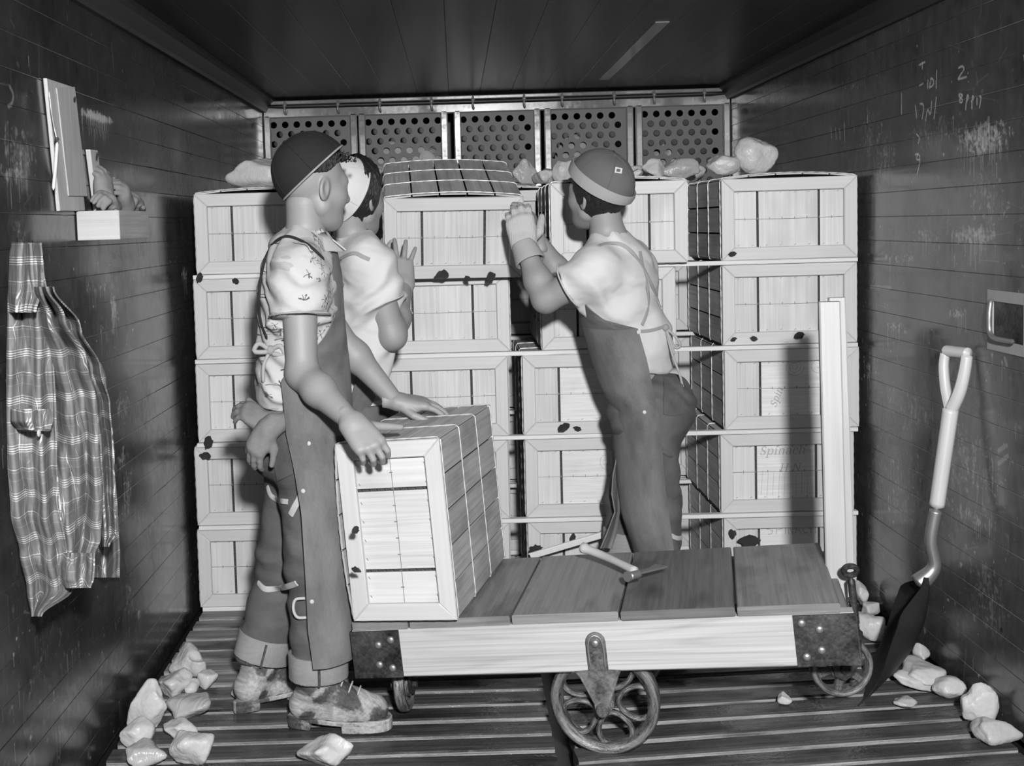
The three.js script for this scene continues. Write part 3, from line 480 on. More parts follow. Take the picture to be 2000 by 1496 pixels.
{
  const T = thing('platform_truck', 'low tilting wooden platform truck with cast iron wheels and iron corners', 'truck');
  DOLLY.decompose(T.position, T.quaternion, T.scale);
  const W = 1.31, H = .133, L = .55, HT_ = .158;
  part('side_beam', moved(cbox(W, H, .045, .004), 0, H / 2, -.0225), Mbeam, T);
  part('side_beam', moved(cbox(W, H, .045, .004, .7, .1), 0, H / 2, -L + .0225), Mbeam, T);
  for (const s of [-1, 1]) part('end_beam', moved(cbox(.05, H - .02, L - .1, .004), s * (W / 2 - .03), H / 2, -L / 2), Mplank[0], T);
  for (const x of [-.3, .02, .33]) part('cross_beam', moved(cbox(.06, .07, L - .1, .004), x, H - .04, -L / 2), Mplank[1], T);
  const seams = [-.655, -.49, -.207, .08, .374, .628], pick = [0, 0, 2, 1, 0];
  for (let i = 0; i < 5; i++) { const a = seams[i] + .003, b = seams[i + 1] - .003, p = part('deck_plank', cbox(b - a, .025, L + .004, .003, i * .4, i * .27), Mplank[pick[i]], T); p.position.set((a + b) / 2, H + .0127 + (i === 2 ? .001 : 0), -L / 2 - .001); p.rotation.z = (i % 2 ? 1 : -1) * .003; }
  // iron corners with domed bolts
  for (const s of [-1, 1]) for (const f of [0, 1]) {
    const w = s < 0 ? .138 : .15, c = part('corner_plate', merge([uvBox(moved(new THREE.BoxGeometry(w, H - .003, .005), s * (W / 2 - w / 2 + .004), H / 2, f ? -L - .003 : .003)), uvBox(moved(new THREE.BoxGeometry(.005, H - .003, .12), s * (W / 2 + .003), H / 2, f ? -L + .06 : -.057))]), Miron, T);
    if (!f) for (const [bx, by] of s < 0 ? [[.075, .093], [.038, .106], [.078, .038], [.042, .028]].map(q => [W / 2 * -1 + .138 - q[0] + .01, q[1]]) : [[W / 2 - .126, .112], [W / 2 - .085, .095], [W / 2 - .085, .042], [W / 2 - .122, .026]]) part('bolt_head', moved(new THREE.SphereGeometry(.0105, 12, 8).scale(1, 1, .6), bx, by, .006), MironBright, T);
  }
  // big cast wheel between the beams' brackets, one on each side
  const spokes = (R, rim, hub, n, wid) => {
    const l = [], pr = []; const q = [[R - rim, -wid / 2], [R - rim * .25, -wid / 2], [R, -wid / 2 + .006], [R, wid / 2 - .006], [R - rim * .25, wid / 2], [R - rim, wid / 2], [R - rim, -wid / 2]];
    l.push(new THREE.LatheGeometry(q.map(p => new THREE.Vector2(...p)), 48).rotateX(Math.PI / 2));
    l.push(new THREE.CylinderGeometry(hub, hub, wid * 1.15, 20).rotateX(Math.PI / 2));
    return l;
  };
  const big = (R) => { // five loops of iron between hub and rim
    const l = spokes(R, .031, .026, 5, .04);
    for (let i = 0; i < 5; i++) { const a0 = i / 5 * 6.2832 + .4, c = .5 * (R - .02) + .012, pts = []; const lw = .043;
      for (let j = 0; j <= 16; j++) { const t = j / 16 * 6.2832, x = Math.cos(t) * (R - .05) * .47, y = Math.sin(t) * lw; const X = c + .006 + x, Y = y * (.75 + .5 * (x + .05) / .1); pts.push(V(X * Math.cos(a0) - Y * Math.sin(a0), X * Math.sin(a0) + Y * Math.cos(a0), 0)); }
      const g = tube(pts.slice(0, 16), .0075, 40, 6, true); g.scale(1, 1, 1.6); l.push(g); }
    return merge(l);
  };
  const axX = .010, axY = -.098;
  for (const f of [0, 1]) {
    const w = part('cast_wheel', big(.145), Mcast, T); w.position.set(axX, axY, f ? -L + .075 : -.06); w.rotation.z = .75 + f;
    const z = f ? -L - .002 : .008, sh = [[-.026, .075], [-.026, .0], [-.062, -.002], [-.05, -.02], [-.021, -.09]];
    const out = [...sh]; for (let i = 0; i <= 8; i++) { const a = Math.PI + i / 8 * Math.PI; out.push([.021 * Math.cos(a), -.098 + .021 * Math.sin(a)]); }
    out.push([.021, -.09], [.05, -.02], [.058, -.002], [.026, 0], [.026, .075]); for (let i = 0; i <= 8; i++) { const a = i / 8 * Math.PI; out.push([.026 * Math.cos(a), .075 + .026 * Math.sin(a)]); }
    const b = part('wheel_bracket', uvBox(plate(out, .011, .002)), Mcast, T); b.position.set(axX, .006, z);
    if (!f) { const rb = part('bracket_rib', merge([capped([V(-.019, .004, 0), V(-.019, .07, 0), V(-.012, .088, 0), V(0, .094, 0), V(.012, .088, 0), V(.019, .07, 0), V(.019, .004, 0)], .003, 24, 6)]), MironBright, T); rb.position.set(axX, .006, z + .001);
      const bo = part('bolt_head', moved(new THREE.SphereGeometry(.011, 12, 8).scale(1, 1, .6), axX, .079, z + .001), MironBright, T);
      part('axle_cap', new THREE.CylinderGeometry(.015, .019, .014, 20).rotateX(Math.PI / 2).translate(axX, axY, z + .006), Mcast, T); }
  }
  part('axle', new THREE.CylinderGeometry(.011, .011, L + .01, 12).rotateX(Math.PI / 2).translate(axX, axY, -L / 2), Miron, T);
  // end casters
  const small = (R) => { const l = spokes(R, .017, .034, 6, .03); for (let i = 0; i < 6; i++) { const a = i / 6 * 6.2832; l.push(new THREE.BoxGeometry(R - .02, .017, .012).translate(R / 2 + .004, 0, 0).rotateZ(a)); } return merge(l); };
  for (const [s, turn] of [[1, .24], [-1, 1.62]]) {
    const cx = s * .575 + (s > 0 ? .05 : .0), cz = s > 0 ? -.20 : -.16, R = s > 0 ? .083 : .075, cy = s > 0 ? -.075 : -.082;
    const w = part('caster_wheel', small(R), Mcast, T); w.position.set(cx, cy, cz); w.rotation.set(0, turn, .3);
    const fk = part('caster_fork', merge([-1, 1].map(k => moved(plate([[-.03, .085], [.055, .085], [.05, .03], [.026, -.02], [0, -.034], [-.026, -.02], [-.034, .02]], .006, .001), 0, 0, .003 + k * .024)).concat([moved(new THREE.BoxGeometry(.09, .01, .06), .012, .088, 0), new THREE.CylinderGeometry(.012, .012, .075, 14).rotateX(Math.PI / 2)])), Miron, T); fk.position.set(cx, cy, cz); fk.rotation.y = turn;
    if (s < 0) fk.scale.y = .9;
    part('swivel', new THREE.CylinderGeometry(.03, .034, .05, 16).translate(cx, cy + .105, cz), Miron, T);
  }
  // draw rod with an eye standing at the right end
  part('draw_rod', merge([capped([V(W / 2 + .022, .01, -.24), V(W / 2 + .022, .09, -.24), V(W / 2 + .022, .15, -.24)], .01, 12, 8), new THREE.TorusGeometry(.017, .008, 8, 16).rotateX(.5).translate(W / 2 + .022, .165, -.24), moved(new THREE.BoxGeometry(.03, .04, .04), W / 2 + .014, .03, -.24)]), Miron, T);
}
const inTruck = (x, y, z) => V(x, y, z).applyMatrix4(DOLLY);
const Mstake = wood(115, .40, .10, .55, { mx: 1.1, my: .4, dirt: .1 });
// two loose stakes at the right end of the truck
function between(o, a, b, roll = 0) { o.position.copy(a).lerp(b, .5); o.quaternion.setFromUnitVectors(V(0, 1, 0), b.clone().sub(a).normalize()); o.rotateY(roll); return o; }
{
  const b1 = at(1634, 1178, 3.08), t1 = at(1619, 589, 3.10);
  const s = single('wooden_stake', cbox(.056, b1.distanceTo(t1), .046, .004), Mstake, 'front of the two tall pale wooden stakes at the right end of the truck', 'stake'); between(s, b1, t1, -12.7 * RAD);
  const tn1 = single('stake_tenon', cbox(.044, .05, .03, .003), Mstake, 'short pale wooden block under the front stake at the truck corner', 'block'); tn1.position.copy(b1.clone().lerp(t1, -.038)); tn1.quaternion.copy(s.quaternion);
  const b2 = at(1654, 1150, 3.18), t2 = at(1634, 581, 3.20);
  const q = single('wooden_stake', cbox(.046, b2.distanceTo(t2), .032, .004), Mstake, 'rear of the two tall pale wooden stakes at the right end of the truck', 'stake'); between(q, b2, t2, -12.7 * RAD);
}
// the crate being set down on end on the truck
{
  const o = placeCrate('wirebound crate standing on end on the platform truck beside the man in the skullcap', V(0, 0, 0), [0, 0, 0], null, null, 'end');
  const q1 = new THREE.Quaternion().setFromEuler(new THREE.Euler(-.6 * RAD, -14.8 * RAD, 4.6 * RAD, 'YXZ')), q = q1.clone().multiply(new THREE.Quaternion().setFromEuler(new THREE.Euler(0, 0, Math.PI / 2)));
  o.quaternion.copy(q); // stood on end: its left side becomes the base
  const basis = V(-CW / 2 - .004, CH / 2, 0).applyQuaternion(q); // middle of the face it stands on, at its front edge
  let lx = -.47; for (let i = 0; i < 40; i++) lx += (791 - pix(inTruck(lx, .166, .045))[0]) * .001;
  o.position.copy(inTruck(lx, .166, .045).sub(basis));
}
// lathing hatchet lying on the deck
{
  const d = 3.02, T = thing('hatchet', 'lathing hatchet with a pale wooden handle lying on the truck deck', 'hatchet');
  const top = .158 + .0265, P = (u, v, lift) => { // point of the deck under a pixel, lifted
    const n = V(0, 1, 0).transformDirection(DOLLY), o = inTruck(0, top, 0), a = at(u, v, 1).sub(EYE); const t = n.dot(o.clone().sub(EYE)) / n.dot(a); return EYE.clone().addScaledVector(a, t).addScaledVector(n, lift); };
  const head = P(1240, 1124, .012), end = P(1136, 1090, .035); T.position.copy(head);
  const rel = p => p.clone().sub(head);
  part('handle', capped([rel(P(1246, 1127, .014)), rel(P(1215, 1114, .018)), rel(P(1180, 1100, .022)), rel(end)], t => .0105 + .005 * Math.abs(t - .35) + (t > .9 ? .003 : 0), 24, 10), Mcleat, T);
  const hb = rel(P(1243, 1135, .018)), bl = rel(P(1312, 1110, .008)), dir = bl.clone().sub(hb).normalize();
  const poll = part('hammer_poll', merge([capped([hb.clone().addScaledVector(dir, -.028), hb.clone().addScaledVector(dir, -.012), hb.clone().addScaledVector(dir, .02)], .0115, 8, 10), moved(new THREE.CylinderGeometry(.014, .014, .008, 14).applyQuaternion(new THREE.Quaternion().setFromUnitVectors(V(0, 1, 0), dir)), ...hb.clone().addScaledVector(dir, -.03).toArray())]), MironBright, T);
  const b = part('blade', uvBox(plate([[0, -.009], [.05, -.013], [.095, -.032], [.1, .012], [.05, .012], [0, .011]], .006, .0015)), MironBright, T);
  const nn = V(0, 1, 0).transformDirection(DOLLY), side = V(0, 0, 0).crossVectors(nn, dir).normalize(), up = V(0, 0, 0).crossVectors(dir, side).normalize();
  b.quaternion.setFromRotationMatrix(new THREE.Matrix4().makeBasis(dir, side.clone().negate(), up.clone().negate())); b.position.copy(hb.clone().addScaledVector(dir, .012));
}
// ------------------------------------------------------------ people
const clothBump = dataTex(512, 512, .12, .12, (x, y) => .5 + .25 * Math.sin(x * 6.2832 * 64) * Math.sin(y * 6.2832 * 64) + .3 * tf(x, y, 12, 12, 4, 201));
const skinBump = dataTex(256, 256, .05, .05, (x, y) => .5 + .5 * tf(x, y, 24, 24, 3, 203));
const Mskin = new THREE.MeshPhysicalMaterial({ color: G(.235), roughness: .55, bumpMap: skinBump, bumpScale: .0003 });
const Mhair = new THREE.MeshStandardMaterial({ color: G(.012), roughness: .5, bumpMap: dataTex(256, 256, .05, .05, (x, y) => .5 + .6 * tf(x, y, 40, 4, 3, 205)), bumpScale: .003 });
const stainT = (seed, base, con) => asTex(texCanvas(512, 512, (x, y) => base * (1 + con * tf(x, y, 5, 5, 5, seed) + .10 * tf(x, y, 120, 120, 2, seed + 7)))[0], .7, .7);
const Mapron = new THREE.MeshStandardMaterial({ map: stainT(211, .175, .7), roughness: .85, bumpMap: clothBump, bumpScale: .0012 });
const Mdenim = new THREE.MeshStandardMaterial({ map: stainT(212, .095, .7), roughness: .9, bumpMap: clothBump, bumpScale: .0014 });
const MdenimBack = new THREE.MeshStandardMaterial({ map: stainT(213, .27, .3), roughness: .9, bumpMap: clothBump, bumpScale: .0012 });
const Mtee = new THREE.MeshStandardMaterial({ color: G(.50), roughness: .9, bumpMap: clothBump, bumpScale: .0005 });
const Mstrap = new THREE.MeshStandardMaterial({ color: G(.20), roughness: .85 });
const MstrapPale = new THREE.MeshStandardMaterial({ color: G(.40), roughness: .8 });
const Mdark = new THREE.MeshStandardMaterial({ color: G(.010), roughness: .8, bumpMap: clothBump, bumpScale: .0006 });
const Mgrey = new THREE.MeshStandardMaterial({ color: G(.115), roughness: .85, bumpMap: clothBump, bumpScale: .0006 });
const Mpale = new THREE.MeshStandardMaterial({ color: G(.30), roughness: .85, bumpMap: clothBump, bumpScale: .0006 });
const Mwhite = new THREE.MeshStandardMaterial({ color: G(.55), roughness: .85, bumpMap: clothBump, bumpScale: .0005 });
const MgloveWhite = new THREE.MeshStandardMaterial({ color: G(.46), roughness: .9, bumpMap: dataTex(256, 256, .02, .02, (x, y) => .5 + .5 * Math.sin(x * 6.2832 * 6)), bumpScale: .0012 });
const Mglove = new THREE.MeshStandardMaterial({ map: stainT(214, .17, .6), roughness: .9, bumpMap: clothBump, bumpScale: .001 });
const Mboot = new THREE.MeshStandardMaterial({ map: asTex(texCanvas(512, 512, (x, y) => { const m = tf(x, y, 6, 6, 5, 215); return lerp(.07, .26, sstep(-.22, .0, m + .12 * tf(x, y, 30, 30, 3, 218))) * (1 + .8 * m + .5 * tf(x, y, 50, 50, 3, 216)); })[0], .3, .3), roughness: .75, bumpMap: dataTex(256, 256, .15, .15, (x, y) => .5 + .5 * tf(x, y, 9, 9, 5, 217)), bumpScale: .005 });
const Mfloral = (() => { // pale shirt with small dark sprigs and grey patches
  const [c, g] = texCanvas(1024, 1024, (x, y) => .43 * (1 + .1 * tf(x, y, 6, 6, 3, 221))); const r = rng(222);
  for (let i = 0; i < 16; i++) { const x = r() * 1024, y = r() * 1024, w = 20 + 40 * r(); g.globalAlpha = .35; g.fillStyle = '#777'; g.beginPath(); for (let k = 0; k < 9; k++) { const a = k / 9 * 6.28, q = w * (.6 + .7 * r()); k ? g.lineTo(x + Math.cos(a) * q, y + Math.sin(a) * q * .7) : g.moveTo(x + q, y); } g.fill(); }
  for (let i = 0; i < 80; i++) { const x = r() * 1024, y = r() * 1024; g.globalAlpha = .35 + .5 * r(); g.strokeStyle = g.fillStyle = '#333'; g.lineWidth = 4; for (let k = 0; k < 6; k++) { const a = r() * 6.28, q = 16 + 34 * r(); g.beginPath(); g.moveTo(x, y); g.quadraticCurveTo(x + Math.cos(a + .4) * q * .6, y + Math.sin(a + .4) * q * .6, x + Math.cos(a) * q, y + Math.sin(a) * q); g.stroke(); if (r() > .5) { g.beginPath(); g.ellipse(x + Math.cos(a) * q, y + Math.sin(a) * q, 9, 5, a, 0, 6.3); g.fill(); } } }
  g.globalAlpha = 1; return new THREE.MeshStandardMaterial({ map: asTex(c, .42, .42), roughness: .9, bumpMap: clothBump, bumpScale: .0006 });
})();
const floorAt = (u, v) => { const w = at(u, v, 1).sub(EYE); return w.multiplyScalar(-EYE.y / w.y).add(EYE); };
const bounds = (pts, pad) => { const b = new THREE.Box3().setFromPoints(pts); b.expandByScalar(pad); return [b.min, b.max]; };
const basisOf = (f, up) => { const F = f.clone().normalize(), X = V(0, 0, 0).crossVectors(up, F).normalize(), U = V(0, 0, 0).crossVectors(F, X); return new THREE.Quaternion().setFromRotationMatrix(new THREE.Matrix4().makeBasis(X, U, F)); };

// a hand: palm and five fingers of unequal length. T points to the thumb's side, N out of the back of the hand
function hand(W, D, N, side, o = {}) {
  const s = o.s ?? 1, fat = o.fat ?? 1; D = D.clone().normalize(); N = N.clone().addScaledVector(D, -N.dot(D)).normalize(); const T = side === 'right' ? V(0, 0, 0).crossVectors(N, D) : V(0, 0, 0).crossVectors(D, N);
  const P = (d, t, n) => W.clone().addScaledVector(D, d * s).addScaledVector(T, t * s).addScaledVector(N, n * s);
  const off = [.031, .0105, -.0105, -.030], kd = [.088, .092, .088, .079], len = [.072, .080, .075, .060], K = off.map((t, i) => P(kd[i], t, i === 0 || i === 3 ? -.002 : .001));
  const palm = []; for (let i = 0; i < 4; i++) palm.push(cone(P(.004, off[i] * .62, 0), K[i], .0175 * s * fat, .0122 * s * fat));
  palm.push(cone(P(.012, .012, -.006), P(.060, .030, -.010), .016 * s * fat, .012 * s * fat), cone(P(.012, -.014, -.006), P(.062, -.026, -.008), .015 * s * fat, .011 * s * fat), cone(P(-.03, 0, 0), P(.01, 0, 0), .0235 * s * fat, .022 * s * fat));
  const palmF = uni(palm, .018), fing = [], pts = [W, ...K];
  const curl = o.curl ?? [20, 25, 15], spread = o.spread ?? 4;
  for (let i = 0; i < 4; i++) {
    const cu = (o.curls && o.curls[i]) || curl; const sp = (1.5 - i) * spread * RAD + (o.lean ?? 0) * RAD; let d = D.clone().multiplyScalar(Math.cos(sp)).addScaledVector(T, Math.sin(sp)), n = N.clone(), p = K[i]; const ps = [p], L = len[i] * s, rr_ = [.0098, .0088, .0082, .0068].map(r => r * s * fat * (i === 3 ? .88 : 1));
    [.44, .31, .25].forEach((q, k) => { const a = cu[k] * RAD; const nd = d.clone().multiplyScalar(Math.cos(a)).addScaledVector(n, -Math.sin(a)), nn = n.clone().multiplyScalar(Math.cos(a)).addScaledVector(d, Math.sin(a)); d = nd; n = nn; p = p.clone().addScaledVector(d, L * q); ps.push(p); });
    fing.push(chain(ps, rr_)); pts.push(...ps);
  }
  const tb = P(.022, .024, -.010), ta = o.thumb ?? [.62, .70, -.30], d0 = D.clone().multiplyScalar(ta[0]).addScaledVector(T, ta[1]).addScaledVector(N, ta[2]).normalize(), tb2 = o.thumb2 ?? [.9, .35, -.2], d1 = D.clone().multiplyScalar(tb2[0]).addScaledVector(T, tb2[1]).addScaledVector(N, tb2[2]).normalize();
  const t1 = tb.clone().addScaledVector(d0, .044 * s), t2 = t1.clone().addScaledVector(d1, .033 * s), t3 = t2.clone().addScaledVector(d1, .025 * s); fing.push(chain([tb, t1, t2, t3], [.0145, .0115, .0102, .0078].map(r => r * s * fat))); pts.push(t1, t2, t3);
  const fn = (x, y, z) => { let d = palmF(x, y, z); for (const f of fing) d = smin(d, f(x, y, z), .007); return d; };
  return { fn, pts, P };
}
// a head in its own axes: x to the person's left, y up, z ahead
function head(c, f, up, s = 1) {
  const q = basisOf(f, up), qi = q.clone().invert(), t = V(0, 0, 0);
  const skull = uni([ell(V(0, .032, -.018), [.0755, .092, .096]), ell(V(0, -.022, .022), [.062, .092, .070]), ell(V(0, -.088, .042), [.043, .032, .046]), ell(V(.038, -.028, .05), [.026, .03, .034]), ell(V(-.038, -.028, .05), [.026, .03, .034]), cone(V(-.03, .016, .074), V(.03, .016, .074), .013), cone(V(.05, -.06, .0), V(.012, -.1, .06), .024, .02), cone(V(-.05, -.06, .0), V(-.012, -.1, .06), .024, .02)], .03);
  const nose = uni([cone(V(0, .004, .086), V(0, -.034, .106), .009, .0135), ell(V(.012, -.037, .096), [.009, .008, .011]), ell(V(-.012, -.037, .096), [.009, .008, .011])], .01);
  const lips = uni([ell(V(0, -.064, .085), [.022, .005, .010]), ell(V(0, -.073, .083), [.019, .006, .010])], .004);
  const sock = [ell(V(.032, -.002, .098), [.017, .011, .016]), ell(V(-.032, -.002, .098), [.017, .011, .016])], lids = [ell(V(.032, -.002, .074), [.0145, .0135, .0135]), ell(V(-.032, -.002, .074), [.0145, .0135, .0135])];
  const ear = k => { const qe = new THREE.Quaternion().setFromEuler(new THREE.Euler(0.12, -.42 * k, 0.08 * k)); const a = ell(V(.079 * k, -.010, -.012), [.009, .033, .021], qe), b = ell(V(.089 * k, -.006, -.010), [.008, .022, .012], qe); return (x, y, z) => smax(a(x, y, z), -b(x, y, z), .006); };
  const eL = ear(1), eR = ear(-1);
  const loc = (x, y, z) => { let d = skull(x, y, z); d = smax(d, -sock[0](x, y, z), .012); d = smax(d, -sock[1](x, y, z), .012); d = smin(d, Math.min(lids[0](x, y, z), lids[1](x, y, z)), .006); d = smin(d, nose(x, y, z), .012); d = smin(d, lips(x, y, z), .008); return smin(d, Math.min(eL(x, y, z), eR(x, y, z)), .010); };
  const toL = (x, y, z) => t.set(x - c.x, y - c.y, z - c.z).applyQuaternion(qi).divideScalar(s);
  const fn = (x, y, z) => { const p = toL(x, y, z); return loc(p.x, p.y, p.z) * s; };
  const W = (x, y, z) => V(x, y, z).multiplyScalar(s).applyQuaternion(q).add(c);
  const hair = (o) => (x, y, z) => { if (o.plane) { const k = (x - o.plane[0].x) * o.plane[1].x + (y - o.plane[0].y) * o.plane[1].y + (z - o.plane[0].z) * o.plane[1].z; if (k > .02) return Math.max(k, .02); } const p = toL(x, y, z), X = p.x, Y = p.y, Z = p.z; const low = lerp(o.nape ?? -.075, o.brow ?? .055, sstep(o.z0 ?? -.035, o.z1 ?? .045, Z)); const th = (o.th ?? .012) * sstep(-.01, .05, Y - low) + .003; let d = ell0(X, Y, Z) - th; if (Math.abs(d) > .06) return d * s; d -= .0035 * noise3(X * 70, Y * 30, Z * 70) + .002 * noise3(X * 160, Y * 60, Z * 160); if (o.tuft && Z > 0 && Y > .04) d = smin(d, o.tuft(X, Y, Z), .006); return Math.max(d, low + .006 * noise3(X * 60, 3, Z * 60) - Y, Z - (o.zmax ?? .085)) * s; };
  const ell0 = uni([ell(V(0, .032, -.018), [.0755, .092, .096]), ell(V(0, -.022, .012), [.063, .092, .066])], .03);
  return { fn, q, c, s, W, hair, skull: (x, y, z) => { const p = toL(x, y, z); return skull(p.x, p.y, p.z) * s; } };
}
const eyes = (h, g, base) => { for (const k of [1, -1]) { part('eye', new THREE.SphereGeometry(.0105, 12, 10).translate(...h.W(.032 * k, -.002, .0795).sub(base).toArray()), Mdark, g); } };
// a close cap: dome on an oval rim, piped edge
function cap(g, base, c, axis, fwd, R, Hh, mats, o = {}) {
  const q = basisOf(fwd, axis); const top = o.flat ?? .5, put = geo => geo.scale(o.wide ?? .86, 1, 1).applyQuaternion(q).translate(c.x - base.x, c.y - base.y, c.z - base.z);
  const prof = (k, d) => { const l = []; for (let i = 0; i <= 18; i++) { const a = i / 18 * Math.PI / 2; l.push(new THREE.Vector2(Math.max((R - d) * Math.pow(Math.cos(a), k), 1e-4), (Hh - d) * Math.sin(a))); } return l; };
  const geo = new THREE.LatheGeometry([...prof(.85, 0), ...prof(.85, .003).reverse(), new THREE.Vector2(R, 0)], 48); const p = geo.attributes.position;
  for (let i = 0; i < p.count; i++) { const x = p.getX(i), y = p.getY(i), z = p.getZ(i), n = (o.crease ?? .006) * fbm(x * 14 + 5, y * 14, z * 14 + (o.seed ?? 0), 3); p.setXYZ(i, x * (1 + n * 6), y * (1 + n * 5), z * (1 + n * 6)); } geo.computeVertexNormals();
  const cp = part('cap', put(geo), mats[0], g);
  for (let i = 0; i < 3; i++) { const a = i * Math.PI / 3 + .3, l = []; for (let k = 0; k <= 20; k++) { const b = k / 20 * Math.PI, rr2 = R * Math.sign(Math.cos(b)) * Math.pow(Math.abs(Math.cos(b)), .85); l.push(V(rr2 * Math.cos(a), Hh * Math.sin(b) + .0004, rr2 * Math.sin(a))); } part('seam', put(tube(l, .0013, 32, 5)), mats[0], cp); }
  part('cap_button', put(new THREE.SphereGeometry(.007, 10, 6).scale(1, .5, 1).translate(0, Hh + .001, 0)), mats[0], cp);
  if (o.band) { const l = []; for (let i = 0; i <= 64; i++) { const a = i / 64 * 6.2832, w = o.band * (1 + .35 * Math.cos(a - (o.bandTurn ?? 0))); l.push([V((R + .004) * Math.cos(a), w * .75, (R + .004) * Math.sin(a)), V((R + .006) * Math.cos(a), w * .3, (R + .006) * Math.sin(a)), V((R + .004) * Math.cos(a), -.004, (R + .004) * Math.sin(a))]); } part('turned_up_band', put(sheet(l, .003, (i, j) => [i / 64 * .6, j * .02])), mats[1], cp); }
  else part('piped_edge', put(new THREE.TorusGeometry(R, .0032, 6, 56).rotateX(Math.PI / 2)), mats[1], cp);
  return cp;
}
function boot(g, base, foot, dir, n = '') { // foot: point on the floor under the ankle
  const yaw = Math.atan2(dir.x, dir.z), c = Math.cos(yaw), s = Math.sin(yaw), W = (x, y, z) => V(foot.x + x * c + z * s, foot.y + y, foot.z - x * s + z * c);
  const fl = uni([cone(W(0, .062, -.055), W(0, .052, .06), .040, .040), cone(W(0, .052, .06), W(.004, .050, .142), .043, .044), cone(W(0, .115, .0), W(0, .07, .1), .046, .034), cone(W(0, .075, -.045), W(0, .14, -.018), .040, .043), cone(W(0, .12, -.01), W(0, .235, -.015), .045, .052)], .03);
  const fn = (x, y, z) => Math.max(near(fl(x, y, z), () => .006 * fbm(x * 16, y * 16, z * 16, 3)), foot.y + .028 - y, y - foot.y - .23);
  const b = part('boot', nets(fn, ...bounds([W(-.06, .02, -.11), W(.06, .24, -.11), W(-.06, .02, .2), W(.06, .24, .2)], .02), .005, null, base), Mboot, g);
  const out = []; for (let i = 0; i < 40; i++) { const a = i / 40 * 6.2832, z = Math.cos(a), x = Math.sin(a); const zz = z > 0 ? .06 + .135 * Math.pow(z, .8) : .06 + .165 * z, w = lerp(.036, .052, sstep(-.08, .08, zz)) ; out.push([Math.sign(x) * w * Math.pow(Math.abs(x), .7), -zz]); }
  const mk = (pts, y, h) => plate(pts, h, .003).rotateX(-Math.PI / 2).translate(0, y, 0).rotateY(yaw).translate(foot.x - base.x, foot.y - base.y, foot.z - base.z);
  const heel = out.filter(p => -p[1] < -.018), fore = out.filter(p => -p[1] > .035);
  part('sole', mk(out, .036, .014), Mboot, b); part('heel_block', mk(heel, .026, .026), Mboot, b); part('fore_sole', mk(fore, .026, .024), Mboot, b);
  for (let i = 0; i < 5; i++) { const z = .100 - i * .023, y = .166 - .56 * z; part('lace', tube([W(-.026, y - .014, z), W(-.012, y + .004, z + .006), W(.012, y + .006, z + .006), W(.028, y - .012, z)].map(p => p.sub(base)), .0024, 14, 5), MstrapPale, b); }
  return { W, fn };
}
// apron panels and straps that follow what they lie on
function strapOn(fn, px, d0, d1, lift) { return px.map(([u, v, d]) => hit(fn, u, v, d ?? d0, d1, lift)).filter(Boolean); }
function flatStrap(pts, w, th, nfn) { // ribbon across the surface normal
  const c = new THREE.CatmullRomCurve3(pts), n = 48, rows = []; for (let i = 0; i <= n; i++) { const p = c.getPointAt(i / n), t = c.getTangentAt(i / n), nn = nfn(p), s = V(0, 0, 0).crossVectors(t, nn).normalize(); rows.push([p.clone().addScaledVector(s, -w / 2), p.clone().addScaledVector(nn, th * .4), p.clone().addScaledVector(s, w / 2)]); } return sheet(rows, th, (i, j) => [i * .01, j * .01]); }
function apron(g, base, rows, a1, name = 'apron') { // rows: {v, cu, d, front, edge, rz, s}; s=+1 front looks to +x, -1 to -x
  const R = rows.map(r => { const y = at(r.cu, r.v, r.d - r.rz * .5).y, cx = at(r.cu, r.v, r.d).x, fx = at(r.front, r.v, r.d).x, rx = Math.abs(fx - cx), ex = at(r.edge, r.v, r.d - r.rz * .8).x; return { y, cx, z: -r.d, rx, rz: r.rz, s: r.s ?? 1, a0: Math.acos(clamp((ex - cx) * (r.s ?? 1) / rx, -.95, .999)) }; });
  const n = 70, m = 34, grid = [];
  for (let i = 0; i <= n; i++) { const q = i / n * (R.length - 1), k = Math.min(Math.floor(q), R.length - 2), t = q - k, A = R[k], B = R[k + 1], L = key => lerp(A[key], B[key], t); const row = [];
    for (let j = 0; j <= m; j++) { const a = lerp(L('a0'), a1, j / m), y = L('y'), f = 1 + .05 * fbm(Math.cos(a) * 2.2 + 7, y * 5, Math.sin(a) * 2.2, 3); row.push(V(L('cx') + A.s * L('rx') * Math.cos(a) * f, y, L('z') + L('rz') * Math.sin(a) * f).sub(base)); } grid.push(row); }
  const fl = R[0].s < 0; if (fl) grid.forEach(r => r.reverse());
  return part(name, sheet(grid, .004, (i, j) => [j * .025, i * .015]), Mapron, g);
}
const disc = (p, n, r = .0062) => new THREE.SphereGeometry(r, 14, 8).scale(1, 1, .35).applyQuaternion(new THREE.Quaternion().setFromUnitVectors(V(0, 0, 1), n)).translate(p.x, p.y, p.z);
const near = (d, f) => Math.abs(d) > .05 ? d : d + f();
const cut = (fn, p, n, k = .004) => (x, y, z) => smax(fn(x, y, z), (x - p.x) * n.x + (y - p.y) * n.y + (z - p.z) * n.z, k);

// ------------------------------------------------------------ ice
const Mice = new THREE.MeshPhysicalMaterial({ color: G(.46), roughness: .35, transmission: .08, thickness: .1, ior: 1.31, bumpMap: dataTex(256, 256, .08, .08, (x, y) => .5 + .5 * tf(x, y, 7, 7, 5, 301)), bumpScale: .002, attenuationColor: G(.8), attenuationDistance: .3 });
const MiceClear = new THREE.MeshPhysicalMaterial({ color: G(.5), roughness: .2, transmission: .35, thickness: .05, ior: 1.31, bumpMap: Mice.bumpMap, bumpScale: .004, attenuationColor: G(.75), attenuationDistance: .12 });
